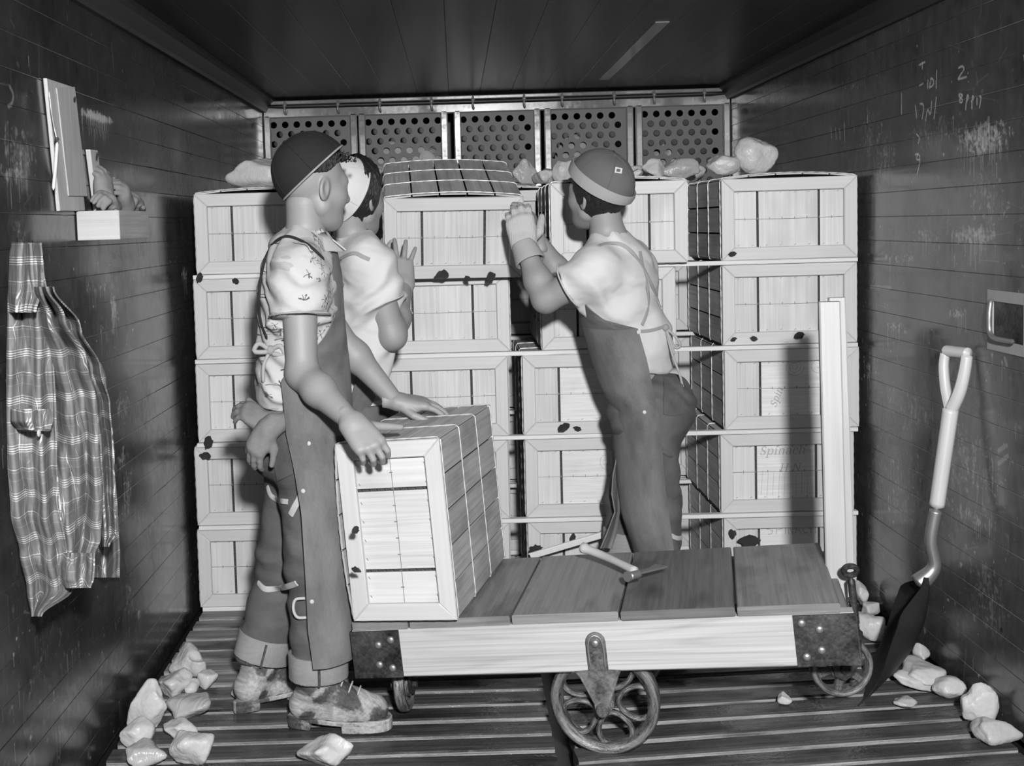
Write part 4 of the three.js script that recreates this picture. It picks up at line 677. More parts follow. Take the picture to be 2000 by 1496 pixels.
// a broken lump: an oval cut by random planes, edges melted round
function lump(seed, s, cuts = 11, tight = .8) {
  const r = rng(seed), pl = []; for (let i = 0; i < cuts; i++) { const a = i * 2.39996 + r() * 1.1, z = 1 - 2 * (i + .5) / cuts + (r() - .5) * .4, q = Math.sqrt(Math.max(1 - z * z, 0)); pl.push([q * Math.cos(a), z, q * Math.sin(a), tight * (.46 + .42 * r())]); }
  const m = Math.min(...s), k0 = .15, sc = V(r() - .5, r() * .4, r() - .5).normalize(); // one scooped, melted face
  const f = (x, y, z) => { const X = x / s[0], Y = y / s[1], Z = z / s[2]; let d = Math.hypot(X, Y, Z) - 1; for (const p of pl) d = smax(d, X * p[0] + Y * p[1] + Z * p[2] - p[3], k0); d = smax(d, .55 - Math.hypot(X - sc.x * 1.05, Y - sc.y * 1.05, Z - sc.z * 1.05), .10); return (d + .12 * fbm(X * 1.5 + seed, Y * 1.5, Z * 1.5, 4)) * m; };
  const k = 1.04; return nets(f, V(-s[0] * k, -s[1] * k, -s[2] * k), V(s[0] * k, s[1] * k, s[2] * k), Math.max(Math.max(...s) / 20, .003), (x, y, z) => [x + z * .5, y + z * .5]);
}
let iceN = 0;
// box in pixels u0..u1, v0..v1 at a distance; the lump rests with its lowest point on restY (if given)
function ice(label, u0, v0, u1, v1, d, { depth = .8, seed = 0, rest = null, mat = Mice, rot = [0, 0, 0], cuts = 11, tight = .8 } = {}) {
  const a = at(u0, v1, d), b = at(u1, v0, d), w = Math.abs(b.x - a.x) / 2, h = Math.abs(b.y - a.y) / 2;
  const g = lump(seed || 400 + iceN * 13, [w / .84, h / .84, Math.max(w, h) * depth / .84], cuts, tight); iceN++;
  g.rotateY(rot[1]).rotateX(rot[0]).rotateZ(rot[2]); g.computeBoundingBox(); const bb = g.boundingBox, sx = 2 * w / (bb.max.x - bb.min.x), sy = 2 * h / (bb.max.y - bb.min.y); g.scale(sx, sy, (sx + sy) / 2); g.computeVertexNormals(); g.computeBoundingBox();
  const m = single('ice_chunk', g, mat, label, 'ice'); const c = at((u0 + u1) / 2, (v0 + v1) / 2, d); m.position.set(c.x - (g.boundingBox.max.x + g.boundingBox.min.x) / 2, (rest ?? a.y) - g.boundingBox.min.y, c.z); return m;
}
const topY = (k, i = 4) => BASE + i * PITCH + CH + .017;
ice('long pale ice slab lying on the topmost crate of the left stack', 441, 306, 566, 372, 4.34, { rest: BASE + 4 * PITCH + CH + .019, depth: .6, seed: 915, cuts: 7, tight: 1.15 });
ice('tall frosted ice block at the right end of the topmost right crate', 1432, 259, 1518, 338, 4.30, { rest: BASE + 4 * PITCH + CH + .018, depth: .8, seed: 921, cuts: 6, tight: 1.15 });
ice('low frosted ice block beside the tall one on the topmost right crate', 1378, 297, 1446, 341, 4.28, { rest: BASE + 4 * PITCH + CH + .018, depth: .9, seed: 936, cuts: 6, tight: 1.15 });
ice('small upright ice piece behind the ice blocks on the right', 1402, 262, 1428, 305, 4.74, { depth: .9, seed: 941, rest: BASE + 4 * PITCH + CH + .022 });
ice('rounded log-like ice piece in front of the rightmost perforated panel', 1318, 290, 1378, 336, 4.90, { depth: .6, seed: 951, cuts: 5, tight: 1, rest: BASE + 4 * PITCH + CH + .02 });
ice('bent ice piece just right of the grey cap', 1212, 296, 1268, 330, 4.72, { depth: .7, seed: 961, rest: BASE + 4 * PITCH + CH + .020 });
ice('pale wedge of ice low behind the right of the grey cap', 1253, 312, 1300, 356, 4.46, { depth: .7, seed: 971, rest: BASE + 4 * PITCH + CH + .019 });
ice('flat sloping ice sheet between the wedge and the ice log', 1285, 306, 1366, 352, 4.66, { depth: .5, seed: 981, rest: BASE + 4 * PITCH + CH + .02, mat: MiceClear });
ice('small ice crumb at the left foot of the wedge of ice', 1228, 336, 1256, 358, 4.44, { depth: .7, seed: 982, rest: BASE + 4 * PITCH + CH + .02 });
ice('upright ice splinter left of the grey cap', 1097, 278, 1136, 330, 4.82, { depth: .6, seed: 991, rest: BASE + 4 * PITCH + CH + .022 });
ice('knobbly ice lump touching the front of the grey cap', 1078, 306, 1124, 352, 4.62, { depth: .7, seed: 992, rest: BASE + 4 * PITCH + CH + .021 });
ice('glassy ice slab right of the lifted crate lid', 1000, 318, 1052, 372, 4.72, { depth: .6, seed: 993, mat: MiceClear, rest: BASE + 4 * PITCH + CH + .02 });
ice('low pale ice piece between the slab and the knobbly lump', 1040, 334, 1086, 366, 4.66, { depth: .8, seed: 994, rest: BASE + 4 * PITCH + CH + .02 });
ice('rounded ice hump showing over the left of the lifted crate lid', 768, 308, 836, 352, 4.80, { depth: .7, seed: 995, rest: BASE + 4 * PITCH + CH + .02 });
ice('glassy ice piece behind the hair of the white-capped man', 716, 303, 768, 352, 4.78, { depth: .7, seed: 996, mat: MiceClear, rest: BASE + 4 * PITCH + CH + .02 });
ice('pointed ice piece behind the skullcapped man\'s forelock', 668, 290, 706, 350, 4.82, { depth: .7, seed: 997, rest: BASE + 4 * PITCH + CH + .02 });
// ice in the bunker behind the perforated bulkhead
for (const [i, u0, u1, v, w] of [[0, 560, 690, 226, 'leftmost'], [1, 710, 866, 212, 'second'], [2, 905, 1040, 300, 'middle'], [3, 1076, 1226, 205, 'fourth'], [4, 1256, 1380, 232, 'rightmost']]) ice(`block of bunker ice behind the ${w} perforated panel`, u0, v, u1, 360, 6.17, { depth: .55, seed: 1100 + i, cuts: 8, tight: .95, rest: 1.48 });
// on the floor, left
const fl = (label, u0, v0, u1, v1, o = {}) => { let d = 3; for (let i = 0; i < 30; i++) { const y = at((u0 + u1) / 2, v1, d).y; d *= EYE.y / (EYE.y - y + (o.lift ?? 0)); } return ice(label, u0, v0, u1, v1, d + (o.in ?? .03), { rest: .001 + (o.lift ?? 0), ...o }); };
fl('squarish ice lump against the left wall, topmost of the floor heap', 333, 1267, 407, 1325, { seed: 1201, cuts: 8, tight: .9 });
fl('oblong ice piece under the squarish lump by the left wall', 312, 1318, 374, 1368, { seed: 1202, rot: [0, 0, .5] });
fl('small ice piece in front of the oblong piece by the left wall', 352, 1334, 390, 1368, { seed: 1203 });
fl('rounded ice piece at the right of the left floor heap', 386, 1319, 426, 1352, { seed: 1204 });
fl('long ice shard tapering downward beside the left wall', 248, 1336, 326, 1440, { seed: 1205, depth: .4, cuts: 9, tight: .85, rot: [0, 0, -.5] });
fl('ragged ice lump low beside the left wall, left of the shard tip', 238, 1413, 302, 1464, { seed: 1206 });
fl('pale ice piece at the right of the shard tip', 318, 1412, 388, 1452, { seed: 1207 });
fl('big wedge of ice at the bottom edge of the left floor heap', 334, 1438, 420, 1500, { seed: 1208, cuts: 8, tight: .9 });
fl('thin glassy ice slab lying flat amid the left floor heap', 326, 1366, 416, 1412, { seed: 1209, mat: MiceClear, depth: .8 });
fl('small glassy ice disc by the heel of the far boot', 452, 1348, 478, 1374, { seed: 1210, mat: MiceClear });
fl('thin slab of ice at the bottom edge in the left corner', 250, 1462, 330, 1500, { seed: 1211, mat: MiceClear });
fl('large smooth ice slab on the floor below the near boot', 578, 1446, 690, 1510, { seed: 1212, cuts: 8, tight: .88, depth: .6 });
// on the floor, right
fl('flat ice lump right of the shovel blade', 1758, 1304, 1850, 1346, { seed: 1221, cuts: 9 });
fl('upright ice piece between the shovel blade and the right wall', 1782, 1264, 1816, 1300, { seed: 1222 });
fl('long ice sliver lying beside the shovel blade', 1748, 1322, 1822, 1358, { seed: 1223, depth: .5, rot: [0, 0, -.3] });
fl('crumbled ice heap near the right wall', 1822, 1330, 1884, 1372, { seed: 1224, cuts: 16, tight: .8 });
fl('grey wedge of ice standing against the right wall', 1878, 1342, 1948, 1422, { seed: 1225, cuts: 8, tight: .88, depth: .5 });
fl('thin clear ice slab in the bottom right corner', 1905, 1415, 1994, 1462, { seed: 1226, mat: MiceClear, depth: .6 });
fl('small ice cube alone on the slats right of the big wheel', 1517, 1362, 1546, 1382, { seed: 1227, cuts: 7, tight: .9 });
fl('ice piece behind the iron rod at the right end of the truck', 1684, 1182, 1718, 1214, { seed: 1228 });
fl('tall thin ice piece behind the iron rod at the right end of the truck', 1670, 1143, 1694, 1190, { seed: 1229 });
fl('bigger ice piece on the floor under the two pieces behind the iron rod', 1672, 1208, 1726, 1262, { seed: 1230 });
fl('crushed ice flat on the slats beside the shovel tip', 1742, 1370, 1790, 1386, { seed: 1231, mat: MiceClear, cuts: 16 });

// ------------------------------------------------------------ spinach scraps
function leafGeo(seed, s) { const r = rng(seed), rows = []; let L = .1, R = .1; for (let i = 0; i <= 9; i++) { const t = i / 9, e = Math.pow(Math.sin(Math.PI * (.12 + .86 * t)), .8); L = .5 * L + .5 * s * .75 * e * (.5 + .9 * r()); R = .5 * R + .5 * s * .6 * e * (.5 + .9 * r()); if (!i) { L = s * .3; R = s * .25; } const row = []; for (let j = 0; j <= 6; j++) { const q = j / 6; row.push(V(lerp(-L, R, q), s * .75 * t, .10 * s * Math.sin(q * 6 + seed) + .10 * s * Math.sin(t * 5 + seed))); } rows.push(row); } return sheet(rows, .0012); }
const leaf = (label, u, v, d, s, rz, rx = d < 4 ? .27 : .1) => { const p = at(u, v, d), m = single('spinach_leaf', leafGeo(Math.round(u * 7 + v), s), Mleaf, label, 'leaf'); m.position.copy(p); m.rotation.set(rx, (u % 7) * .08 - .2, rz); return m; };
const scraps = [[870, 548, 3.99, .06, .3, 'biggest leaf scrap along the bottom frame of the lifted crate'], [912, 549, 3.99, .028, -.5, 'tiny leaf scrap in the middle of the lifted crate\'s bottom frame'], [966, 546, 3.985, .05, 1.2, 'dark leaf scrap at the right of the lifted crate\'s bottom frame'], [1432, 497, 4.083, .03, .1, 'pointed leaf scrap at the lower left of the topmost right crate'], [1434, 663, 4.083, .026, .1, 'small leaf scrap at the lower left of the right stack\'s second crate'], [1472, 662, 4.083, .028, -.4, 'small leaf scrap low on the right stack\'s second crate, near its slit'], [1562, 656, 4.083, .045, .05, 'large peaked leaf scrap low on the right stack\'s second crate'], [1464, 1060, 4.078, .085, .1, 'large wilted leaf hanging over the SPINACH crate end'], [1438, 1036, 4.078, .045, 1.9, 'ragged leaf scrap left of the wilted leaf on the SPINACH crate'], [1104, 836, 4.07, .05, .3, 'broad leaf scrap at the bottom of the third stack\'s middle crate'], [1128, 838, 4.07, .03, -.2, 'small leaf scrap at the bottom of the third stack\'s middle crate'], [1042, 1060, 4.083, .06, -2.9, 'narrow leaf hanging at the left of the third stack\'s bottom crate'], [1124, 1046, 4.083, .035, 1.4, 'little leaf stuck on the third stack\'s bottom crate end'], [416, 858, 4.08, .06, 1.3, 'shaggy leaf clump between the left stack\'s third and fourth crates'], [402, 878, 4.07, .045, 3.0, 'dark leaf drooping from the left corner of the left stack'], [462, 540, 4.08, .035, 2.7, 'curled leaf under the topmost crate of the left stack'], [396, 538, 4.075, .04, 1.2, 'stemmy leaf at the left end of the left stack\'s highest strip'], [1100, 512, 4.04, .04, 1.3, 'leaf scrap at the bottom of the third stack\'s topmost crate'], [1500, 1131, 2.90, .0, 0, ''], [700, 1040, 2.87, .03, .9, 'leaf scrap caught in the left frame of the upended crate'], [697, 1110, 2.87, .028, 2.6, 'lower of the leaf scraps in the left frame of the upended crate']];
for (const [u, v, d, s, rz, l] of scraps) if (s) leaf(l, u, v + s * (d < 4 ? -60 : 110), d < 4 && d > 3.9 ? 3.982 : d - .009, s * .72, rz);

// ------------------------------------------------------------ things on the left wall
const onL = (u, v, off = 0) => { const p = onPlaneX(u, v, XL + off); return p; };
const inWall = (pts, th, off) => { // outline on the left wall -> plate of thickness th standing off the wall
  const o = pts[0], q = pts.map(p => [-(p.z - o.z), p.y - o.y]); if (THREE.ShapeUtils.area(q.map(p => new THREE.Vector2(...p))) < 0) q.reverse();
  const g = uvBox(plate(q, th, .0015)); g.rotateY(Math.PI / 2); g.translate(XL + off + th, o.y, o.z); return g; };
const Mcedar = wood(131, .38, .25, .6, { mx: .5, my: .3, rings: .3 }), McedarPale = wood(132, .40, .22, .6, { mx: .5, my: .3 });
{
  const T = thing('tally_board', 'pale wooden board nailed to the left wall with a shorter board over it', 'board', onL(118, 280));
  const r = g => g.translate(-T.position.x, -T.position.y, -T.position.z);
  part('back_board', r(inWall([[82, 153], [134, 170], [158, 412], [108, 412]].map(p => onL(...p)), .010, .002)), McedarPale, T);
  part('front_board', r(inWall([[98, 172], [134, 170], [159, 384], [122, 383]].map(p => onL(...p)), .004, .013)), Mcedar, T);
  const c = (u, v, o) => onL(u, v, o).sub(T.position);
  part('bolt', capped([c(111, 272, .024), c(111, 272, .045)], .006, 6, 8), MironBright, T);
  part('hanging_stick', capped([c(112, 276, .040), c(108, 330, .036), c(104, 372, .034)], .0045, 16, 8), Mcleat, T);
  part('loose_cord', capped([c(96, 178, .03), c(100, 215, .032), c(106, 250, .03), c(111, 272, .034)], .0018, 20, 5), MstrapPaleWire(), T);
  part('nail', capped([c(146, 190, -.01), c(146, 190, .045)], .003, 6, 6), MironBright, T);
}
function MstrapPaleWire() { return Mwire; }
{
  const T = thing('wall_box', 'small open wooden box on the left wall with a tall back stick', 'box', onL(150, 470)), o = T.position;
  const W = .112, L = .29, H = .078, t = .01;
  part('back_stick', inWall([[165, 292], [180, 294], [196, 418], [181, 418]].map(p => onL(...p)), .014, .002).translate(-o.x, -o.y, -o.z), McedarPale, T);
  part('near_end', moved(cbox(W, H, t, .0015), W / 2 + .003, H / 2, -t / 2), Mstake, T); part('far_end', moved(cbox(W, H, t, .0015), W / 2 + .003, H / 2, -L + t / 2), Mcleat, T);
  part('front_side', moved(cbox(t, H, L - .004, .0015), W + .003 - t / 2 + .001, H / 2, -L / 2), Mcedar, T); part('back_side', moved(cbox(t, H, L - 2 * t, .0015), t / 2 + .003, H / 2, -L / 2), Mcedar, T);
  part('bottom', moved(cbox(W - 2 * t, .008, L - 2 * t, .001), W / 2 + .003, .006, -L / 2), Mcedar, T); part('nail', capped([onL(190, 299, .012).sub(o), onL(190, 299, .06).sub(o)], .003, 6, 6), MironBright, T);
  for (const [u, v, off, D, N, sd, lab, cu] of [[216, 404, .055, V(.1, .45, .9), V(.5, .8, -.2), 'right', 'grey work glove nearest the front of the wall box', [35, 40, 25]], [245, 405, .06, V(.15, .8, .55), V(.9, .2, -.2), 'left', 'grey work glove lying across the middle of the wall box', [40, 40, 30]], [205, 392, .04, V(-.05, .95, -.1), V(.9, 0, .3), 'left', 'grey work glove with one finger sticking up in the wall box', [8, 50, 40]], [262, 402, .06, V(.1, .4, .9), V(.3, .9, -.2), 'right', 'pale-edged work glove at the far end of the wall box', [30, 60, 30]]]) {
    const w = onL(u, v, off); const h = hand(w, D, N, sd, { s: .66, fat: 1.45, curl: cu, spread: 5 }); const f = (x, y, z) => near(h.fn(x, y, z), () => .006 * fbm(x * 22, y * 22, z * 22, 2));
    const m = single('work_glove', nets(f, ...bounds(h.pts, .05), .0045, null, w), Mglove, lab, 'glove'); m.position.copy(w);
  }
}
// plaid shirt on its hook
const Mplaid = (() => { const [c, g] = texCanvas(1024, 1024, (x, y) => .15 * (1 + .25 * tf(x, y, 8, 8, 3, 141) + .2 * tf(x, y, 200, 200, 1, 142)));
  const bars = (v) => { for (let k = 0; k < 2; k++) { const o = k * 512; for (const [p, w, al] of [[40, 9, .5], [66, 11, .62], [92, 11, .62], [118, 9, .5], [300, 7, .55], [332, 5, .25], [420, 5, .22]]) { g.globalAlpha = al; g.fillStyle = '#f0f0f0'; v ? g.fillRect(o + p, 0, w, 1024) : g.fillRect(0, o + p, 1024, w); } } }; bars(true); bars(false); g.globalAlpha = 1; return new THREE.MeshStandardMaterial({ map: asTex(c, .20, .20), roughness: .9, bumpMap: clothBump, bumpScale: .0008 }); })();
{
  const T = thing('plaid_shirt', 'dark plaid flannel shirt with a pale plaid grid hanging on the left wall', 'shirt', onL(60, 490)), o = T.position;
  // a fall of cloth: for each height the left and right edges as seen, standing off the wall, gathered in folds
  const drop = (name, rows, off, depth, folds, seed, parent, uvs = [1, 1], skew = 0) => {
    const n = 60, m = 46, grid = [], hh = rows.length - 1;
    for (let i = 0; i <= n; i++) { const q = i / n * hh, k = Math.min(Math.floor(q), hh - 1), t = q - k, tt = t * t * (3 - 2 * t), A = rows[k], B = rows[k + 1], v = lerp(A[0], B[0], t), u0 = lerp(A[1], B[1], tt), u1 = lerp(A[2], B[2], tt); const row = [];
      for (let j = 0; j <= m; j++) { const s = j / m, e = Math.sin(Math.PI * s), P = onL(lerp(u0, u1, s), v + (rows.slope ?? 0) * (s - .5)); const f = off + depth * (.12 + .88 * Math.pow(s, .8)) * (1 + .1 * Math.sin(seed + v * .0058)) + .016 * Math.pow(e, .6) * Math.sin(s * folds * 6.283 + seed + 1.6 * noise3(s * 3, v * .0041, seed) + skew * v * .0033) + .016 * fbm(s * 4, v * .0074, seed, 3); const a = onPlaneX(lerp(u0, u1, s), v + (rows.slope ?? 0) * (s - .5), XL + Math.max(f, .014)); row.push(a.sub(o)); } grid.push(row); }
    const arc = grid.map(row => { let l = 0; const q = [0]; for (let j = 1; j <= m; j++) q.push(l += row[j].distanceTo(row[j - 1])); return q; });
    return part(name, sheet(grid, .0035, (i, j, p) => [(arc[i][j] - arc[i][m] * .5) * uvs[0] * .72 + skew * p.y * .12 + seed * .1, p.y * uvs[1]]), Mplaid, parent);
  };
  drop('back_panel', [[640, 60, 158], [740, 110, 206], [800, 120, 213], [900, 120, 222], [1000, 130, 230], [1080, 140, 234], [1128, 140, 233]], .004, .03, 2, 1.3, T, [1, 1], -.5);
  const fp = drop('front_panel', [[476, 24, 78], [520, 20, 84], [600, 16, 96], [700, 14, 104], [800, 14, 108], [900, 16, 110], [1000, 22, 118], [1080, 40, 130], [1150, 54, 142], [1204, 62, 80]], .03, .10, 1.3, 2.1, T);
  drop('near_sleeve', [[560, 62, 92], [620, 70, 126], [700, 84, 168], [780, 100, 186], [860, 104, 192], [960, 106, 200], [1050, 108, 196], [1090, 110, 184]], .06, .14, 1.2, 4.2, T, [1, 1], .6);
  drop('cuff', [[1080, 112, 184], [1104, 108, 184], [1130, 108, 182], [1148, 118, 176]], .075, .135, .7, .6, T);
  drop('far_sleeve', [[560, 84, 104], [640, 104, 158], [720, 136, 196], [790, 160, 214], [880, 172, 222], [960, 180, 224], [1040, 186, 226], [1068, 196, 212]], .03, .12, 1.4, 5.5, T, [1, 1], -.6);
  drop('collar', [[474, 24, 80], [500, 20, 82], [560, 18, 84], [610, 20, 70]], .045, .10, 1, .2, T);
  drop('pocket_flap', [[799, 22, 103], [820, 22, 104], [838, 34, 100], [842, 52, 92]], .055, .105, .4, 1.1, fp);
  part('button', new THREE.SphereGeometry(.008, 14, 8).scale(.4, 1, 1).translate(...onL(76, 846, .14).sub(o).toArray()), Mwhite, fp);
  part('hook', capped([onL(64, 482, .001).sub(o), onL(64, 482, .08).sub(o), onL(64, 470, .095).sub(o)], .005, 12, 6), Miron, T);
}
// ------------------------------------------------------------ right wall: latch plate and scoop shovel
{
  const onR = (u, v, off = 0) => onPlaneX(u, v, XR - off); const c = onR(1972, 630), T = thing('latch_plate', 'recessed iron latch plate with a bent handle on the right wall', 'latch', c);
  const w = .115, h = .165, g = (a, b, y0, y1, th) => moved(new THREE.BoxGeometry(th, y1 - y0, b - a), -th / 2, (y0 + y1) / 2, (a + b) / 2);
  part('plate_frame', merge([g(-w, -w + .03, -h / 2, h / 2, .006), g(w - .03, w, -h / 2, h / 2, .006), g(-w + .03, w - .03, -h / 2, -h / 2 + .03, .006), g(-w + .03, w - .03, h / 2 - .03, h / 2, .006)].map(q => uvBox(q))), new THREE.MeshStandardMaterial({ color: G(.30), roughness: .55, bumpMap: rustT, bumpScale: .001 }), T);
  part('recess', uvBox(g(-w + .03, w - .03, -h / 2 + .03, h / 2 - .03, .002)), Miron, T);
  part('bent_handle', capped([V(-.012, .06, -w + .035), V(-.02, .02, -w + .042), V(-.02, -.03, -w + .045), V(-.02, -.042, -w + .058), V(-.02, -.045, w - .05)], .007, 30, 8), MironBright, T);
}
{
  const top = onPlaneX(1873, 688, XR - .03), tipN = floorAt(1700, 1392), tipF = tipN.clone().add(V(.12, 0, -.30)), tip = tipN.clone().lerp(tipF, .5), neck = at(1824, 1108, 3.28), sock = at(1829, 992, 3.27);
  const T = thing('scoop_shovel', 'scoop shovel with pale D-handle and black blade leaning on the right wall', 'shovel', V(tip.x, 0, tip.z)), o = T.position, R = p => p.clone().sub(o);
  const axis = neck.clone().sub(tip).normalize(), side = tipF.clone().sub(tipN).normalize(), nrm = V(0, 0, 0).crossVectors(side, axis).normalize(); if (nrm.x > 0) nrm.negate(); // hollow faces the room
  const L = neck.distanceTo(tip), rows = [];
  for (let i = 0; i <= 22; i++) { const t = i / 22, w = .165 * (1 - .08 * (1 - t)) * (t > .66 ? lerp(1, .22, sstep(.66, 1, t)) : 1), row = []; for (let j = 0; j <= 20; j++) { const q = j / 20 * 2 - 1, rise = .016 + .06 * sstep(0, .6, t) * (1 - sstep(.7, 1, t)); row.push(R(tip.clone().addScaledVector(axis, L * (t * .93)).addScaledVector(side, q * w).addScaledVector(nrm, rise * Math.pow(Math.abs(q), 2.6) - .06 * Math.sin(Math.PI * t * .9) + .018))); } rows.push(row); }
  const Mblade = new THREE.MeshPhysicalMaterial({ color: G(.012), roughness: .38, metalness: .3, bumpMap: rustT, bumpScale: .0008 });
  part('blade', sheet(rows, .0035), Mblade, T);
  part('socket', capped([R(neck.clone().addScaledVector(axis, -.07).addScaledVector(nrm, .02)), R(neck), R(neck.clone().lerp(sock, .45).add(V(-.012, 0, 0))), R(sock)], t => .028 - .010 * sstep(0, .4, t), 36, 12), MironBright, T);
  const yoke = sock.clone().lerp(top, .62), Mhandle = wood(133, .46, .12, .4, { mx: .6, my: .3, dirt: .05 });
  part('shaft', capped([R(sock.clone().lerp(top, -.01)), R(sock.clone().lerp(top, .3)), R(yoke.clone().lerp(top, .1))], t => .0215 + .001 * t, 30, 12), Mhandle, T);
  const ax2 = top.clone().sub(sock).normalize(), br = V(-.35, 0, -.9).normalize(), A = top.clone().addScaledVector(br, -.03), C = top.clone().addScaledVector(br, .05);
  part('near_yoke_arm', capped([R(yoke), R(yoke.clone().lerp(A, .35).addScaledVector(br, -.012)), R(A.clone().addScaledVector(ax2, -.05)), R(A)], t => .019 - .003 * t, 24, 10), Mhandle, T);
  part('far_yoke_arm', capped([R(yoke), R(yoke.clone().lerp(C, .4).addScaledVector(br, .012)), R(C.clone().addScaledVector(ax2, -.04)), R(C)], t => .016 - .002 * t, 24, 10), Mhandle, T);
  part('grip', capped([R(A.clone().addScaledVector(br, -.01)), R(A.clone().lerp(C, .5)), R(C.clone().addScaledVector(br, .008))], .0165, 16, 10), Mhandle, T);
}
// a loose strip leaning in front of the third stack
{ const a = at(1036, 1086, 4.01), b = at(1178, 1044, 3.99), m = single('loose_strip', cbox(.022, a.distanceTo(b), .012, .002), Mstrip, 'loose pale wooden strip slanting in front of the third stack\'s bottom crate', 'strip'); between(m, a, b); }
// ---- the man at the left holding the crate on the truck
{
  const fR = floorAt(634, 1419), fL = floorAt(520, 1375);
  const base = V((fR.x + fL.x) / 2, 0, (fR.z + fL.z) / 2);
  const g = thing('person', 'man in dark skullcap, floral shirt, long apron and rolled jeans holding the upended crate', 'person', base);
  const B = p => p.clone().sub(base);
  const J = { neck: at(598, 472, 3.25), head: at(614, 362, 3.25), shR: at(583, 535, 3.09), shL: at(598, 525, 3.42), elR: at(590, 730, 3.04), elL: at(652, 648, 3.36), wrR: at(686, 824, 2.885), wrL: at(772, 783, 3.37), chest: at(585, 580, 3.25), waist: at(590, 720, 3.24), pel: at(602, 850, 3.23), hipR: at(606, 880, 3.15), hipL: at(590, 880, 3.31), knR: at(618, 1090, 3.13), knL: at(562, 1085, 3.30) };
  const fwd = V(1, 0, -.12).normalize(), Q = basisOf(fwd, V(.02, 1, 0));
  const bR = boot(g, base, fR, V(1, 0, .10)), bL = boot(g, base, fL, V(.8, 0, -.6));
  const anR = bR.W(0, .14, -.012), anL = bL.W(0, .14, -.012);
  const H = head(J.head, V(.80, -.06, -.60), V(.03, 1, .05), 1.0);
  const hR = hand(J.wrR, V(.52, -.56, .44), V(.10, .60, .78), 'right', { curls: [[34, 50, 40], [32, 54, 42], [36, 54, 42], [42, 50, 38]], thumb: [.42, .80, -.35], thumb2: [.45, .85, -.3], spread: 3 });
  const hL = hand(J.wrL, V(.93, -.10, -.12), V(.05, .98, .15), 'left', { curl: [14, 16, 12], spread: 3, thumb: [.7, .6, -.35], thumb2: [.95, .25, -.25] });
  const torso = uni([ell(J.chest, [.155, .19, .095], Q), ell(J.waist, [.135, .16, .085], Q), ell(J.pel, [.145, .11, .115], Q)], .06);
  const limbs = uni([torso, cone(J.neck, J.shR, .05, .05), cone(J.neck, J.shL, .05, .05), cone(J.neck.clone().add(V(0, -.03, 0)), H.W(0, -.055, -.03), .056, .053), cone(J.shR, J.elR, .052, .042), cone(J.shL, J.elL, .052, .042), cone(J.elR, J.elR.clone().lerp(J.wrR, .35), .041, .043), cone(J.elR.clone().lerp(J.wrR, .35), J.wrR, .043, .0255), cone(J.elL, J.elL.clone().lerp(J.wrL, .35), .041, .043), cone(J.elL.clone().lerp(J.wrL, .35), J.wrL, .043, .0255), cone(J.hipR, J.knR, .075, .05), cone(J.hipL, J.knL, .075, .05), cone(J.knR, anR, .05, .035), cone(J.knL, anL, .05, .035)], .025);
  const all = Object.values(J).concat(anR, anL);
  part('body', merge([nets(limbs, ...bounds(all, .12), .0085, null, base), nets(H.fn, ...bounds([J.head], .15), .0034, null, base), nets(hR.fn, ...bounds(hR.pts, .04), .003, null, base), nets(hL.fn, ...bounds(hL.pts, .04), .003, null, base)]), Mskin, g);
  eyes(H, g, base);
  // spiky forelock
  const r = rng(4), sp = []; for (let i = 0; i < 80; i++) { const x = (r() - .5) * .13, z = .03 + r() * .055, y0 = .098 - .6 * x * x * 10 - (z - .03) * .6; sp.push(cone(V(x, y0 - .01, z), V(x * 1.2 + (r() - .5) * .012, y0 + .022 + r() * .016, z + .012 + r() * .02), .0045, .001)); }
  const tuft = (x, y, z) => { let d = 1e9; for (const f of sp) d = Math.min(d, f(x, y, z)); return d; };
  part('hair', nets(H.hair({ nape: .035, brow: .072, th: .010, tuft, zmax: .13, z0: -.02, z1: .055, plane: [at(613, 337, 3.25), V(-.67, .735, .11).normalize()] }), ...bounds([J.head], .17), .0042, null, base), Mhair, g);
  cap(g, base, at(611, 338, 3.25), V(-.66, .70, .10), V(.70, .66, -.42), .116, .118, [Mdark, Mpale], { wide: .93, crease: .004 });
  // shirt: bloused, short sleeves, tail out at the back
  const hemR = J.shR.clone().lerp(J.elR, .42), hemL = J.shL.clone().lerp(J.elL, .42);
  const sleeve = (a, b) => { const d = b.clone().sub(a).normalize(); return cut(cone(a, a.clone().addScaledVector(d, .2), .062, .088), b, d.clone().multiplyScalar(1)); };
  const fold = (x, y, z) => .010 * fbm(x * 9, y * 15, z * 9 + 3, 3) + .004 * Math.sin((x * 1.2 + y * 2.2 + z) * 40 + 4 * noise3(x * 8, y * 8, z * 8));
  const shBody = uni([ell(J.chest, [.185, .205, .118], Q), ell(at(583, 690, 3.24), [.175, .13, .118], Q), cone(J.neck.clone().add(V(0, -.015, 0)), J.shR, .058, .066), cone(J.neck.clone().add(V(0, -.015, 0)), J.shL, .058, .066)], .05);
  const tail = ell(at(548, 750, 3.22), [.15, .115, .07], Q);
  const neckHole = cone(J.neck.clone().add(V(0, -.02, 0)), J.neck.clone().add(V(.01, .15, 0)), .056, .066);
  const shirtF = (x, y, z) => { let d = smin(shBody(x, y, z), tail(x, y, z), .03); d = smin(d, sR(x, y, z), .06); d = smin(d, sL(x, y, z), .06); d = near(d, () => fold(x, y, z)); return Math.max(d, -neckHole(x, y, z), yHem - y + .012 * noise3(x * 10, 0, z * 10)); };
  const sR = sleeve(J.shR, hemR), sL = sleeve(J.shL, hemL), yHem = at(545, 792, 3.2).y;
  const shirt = part('shirt', nets(shirtF, ...bounds([J.shR, J.shL, hemR, hemL, J.chest, J.waist, at(500, 790, 3.2), J.neck], .2), .0062, (x, y, z) => [x * .75 - z * .75, y], base), Mfloral, g);
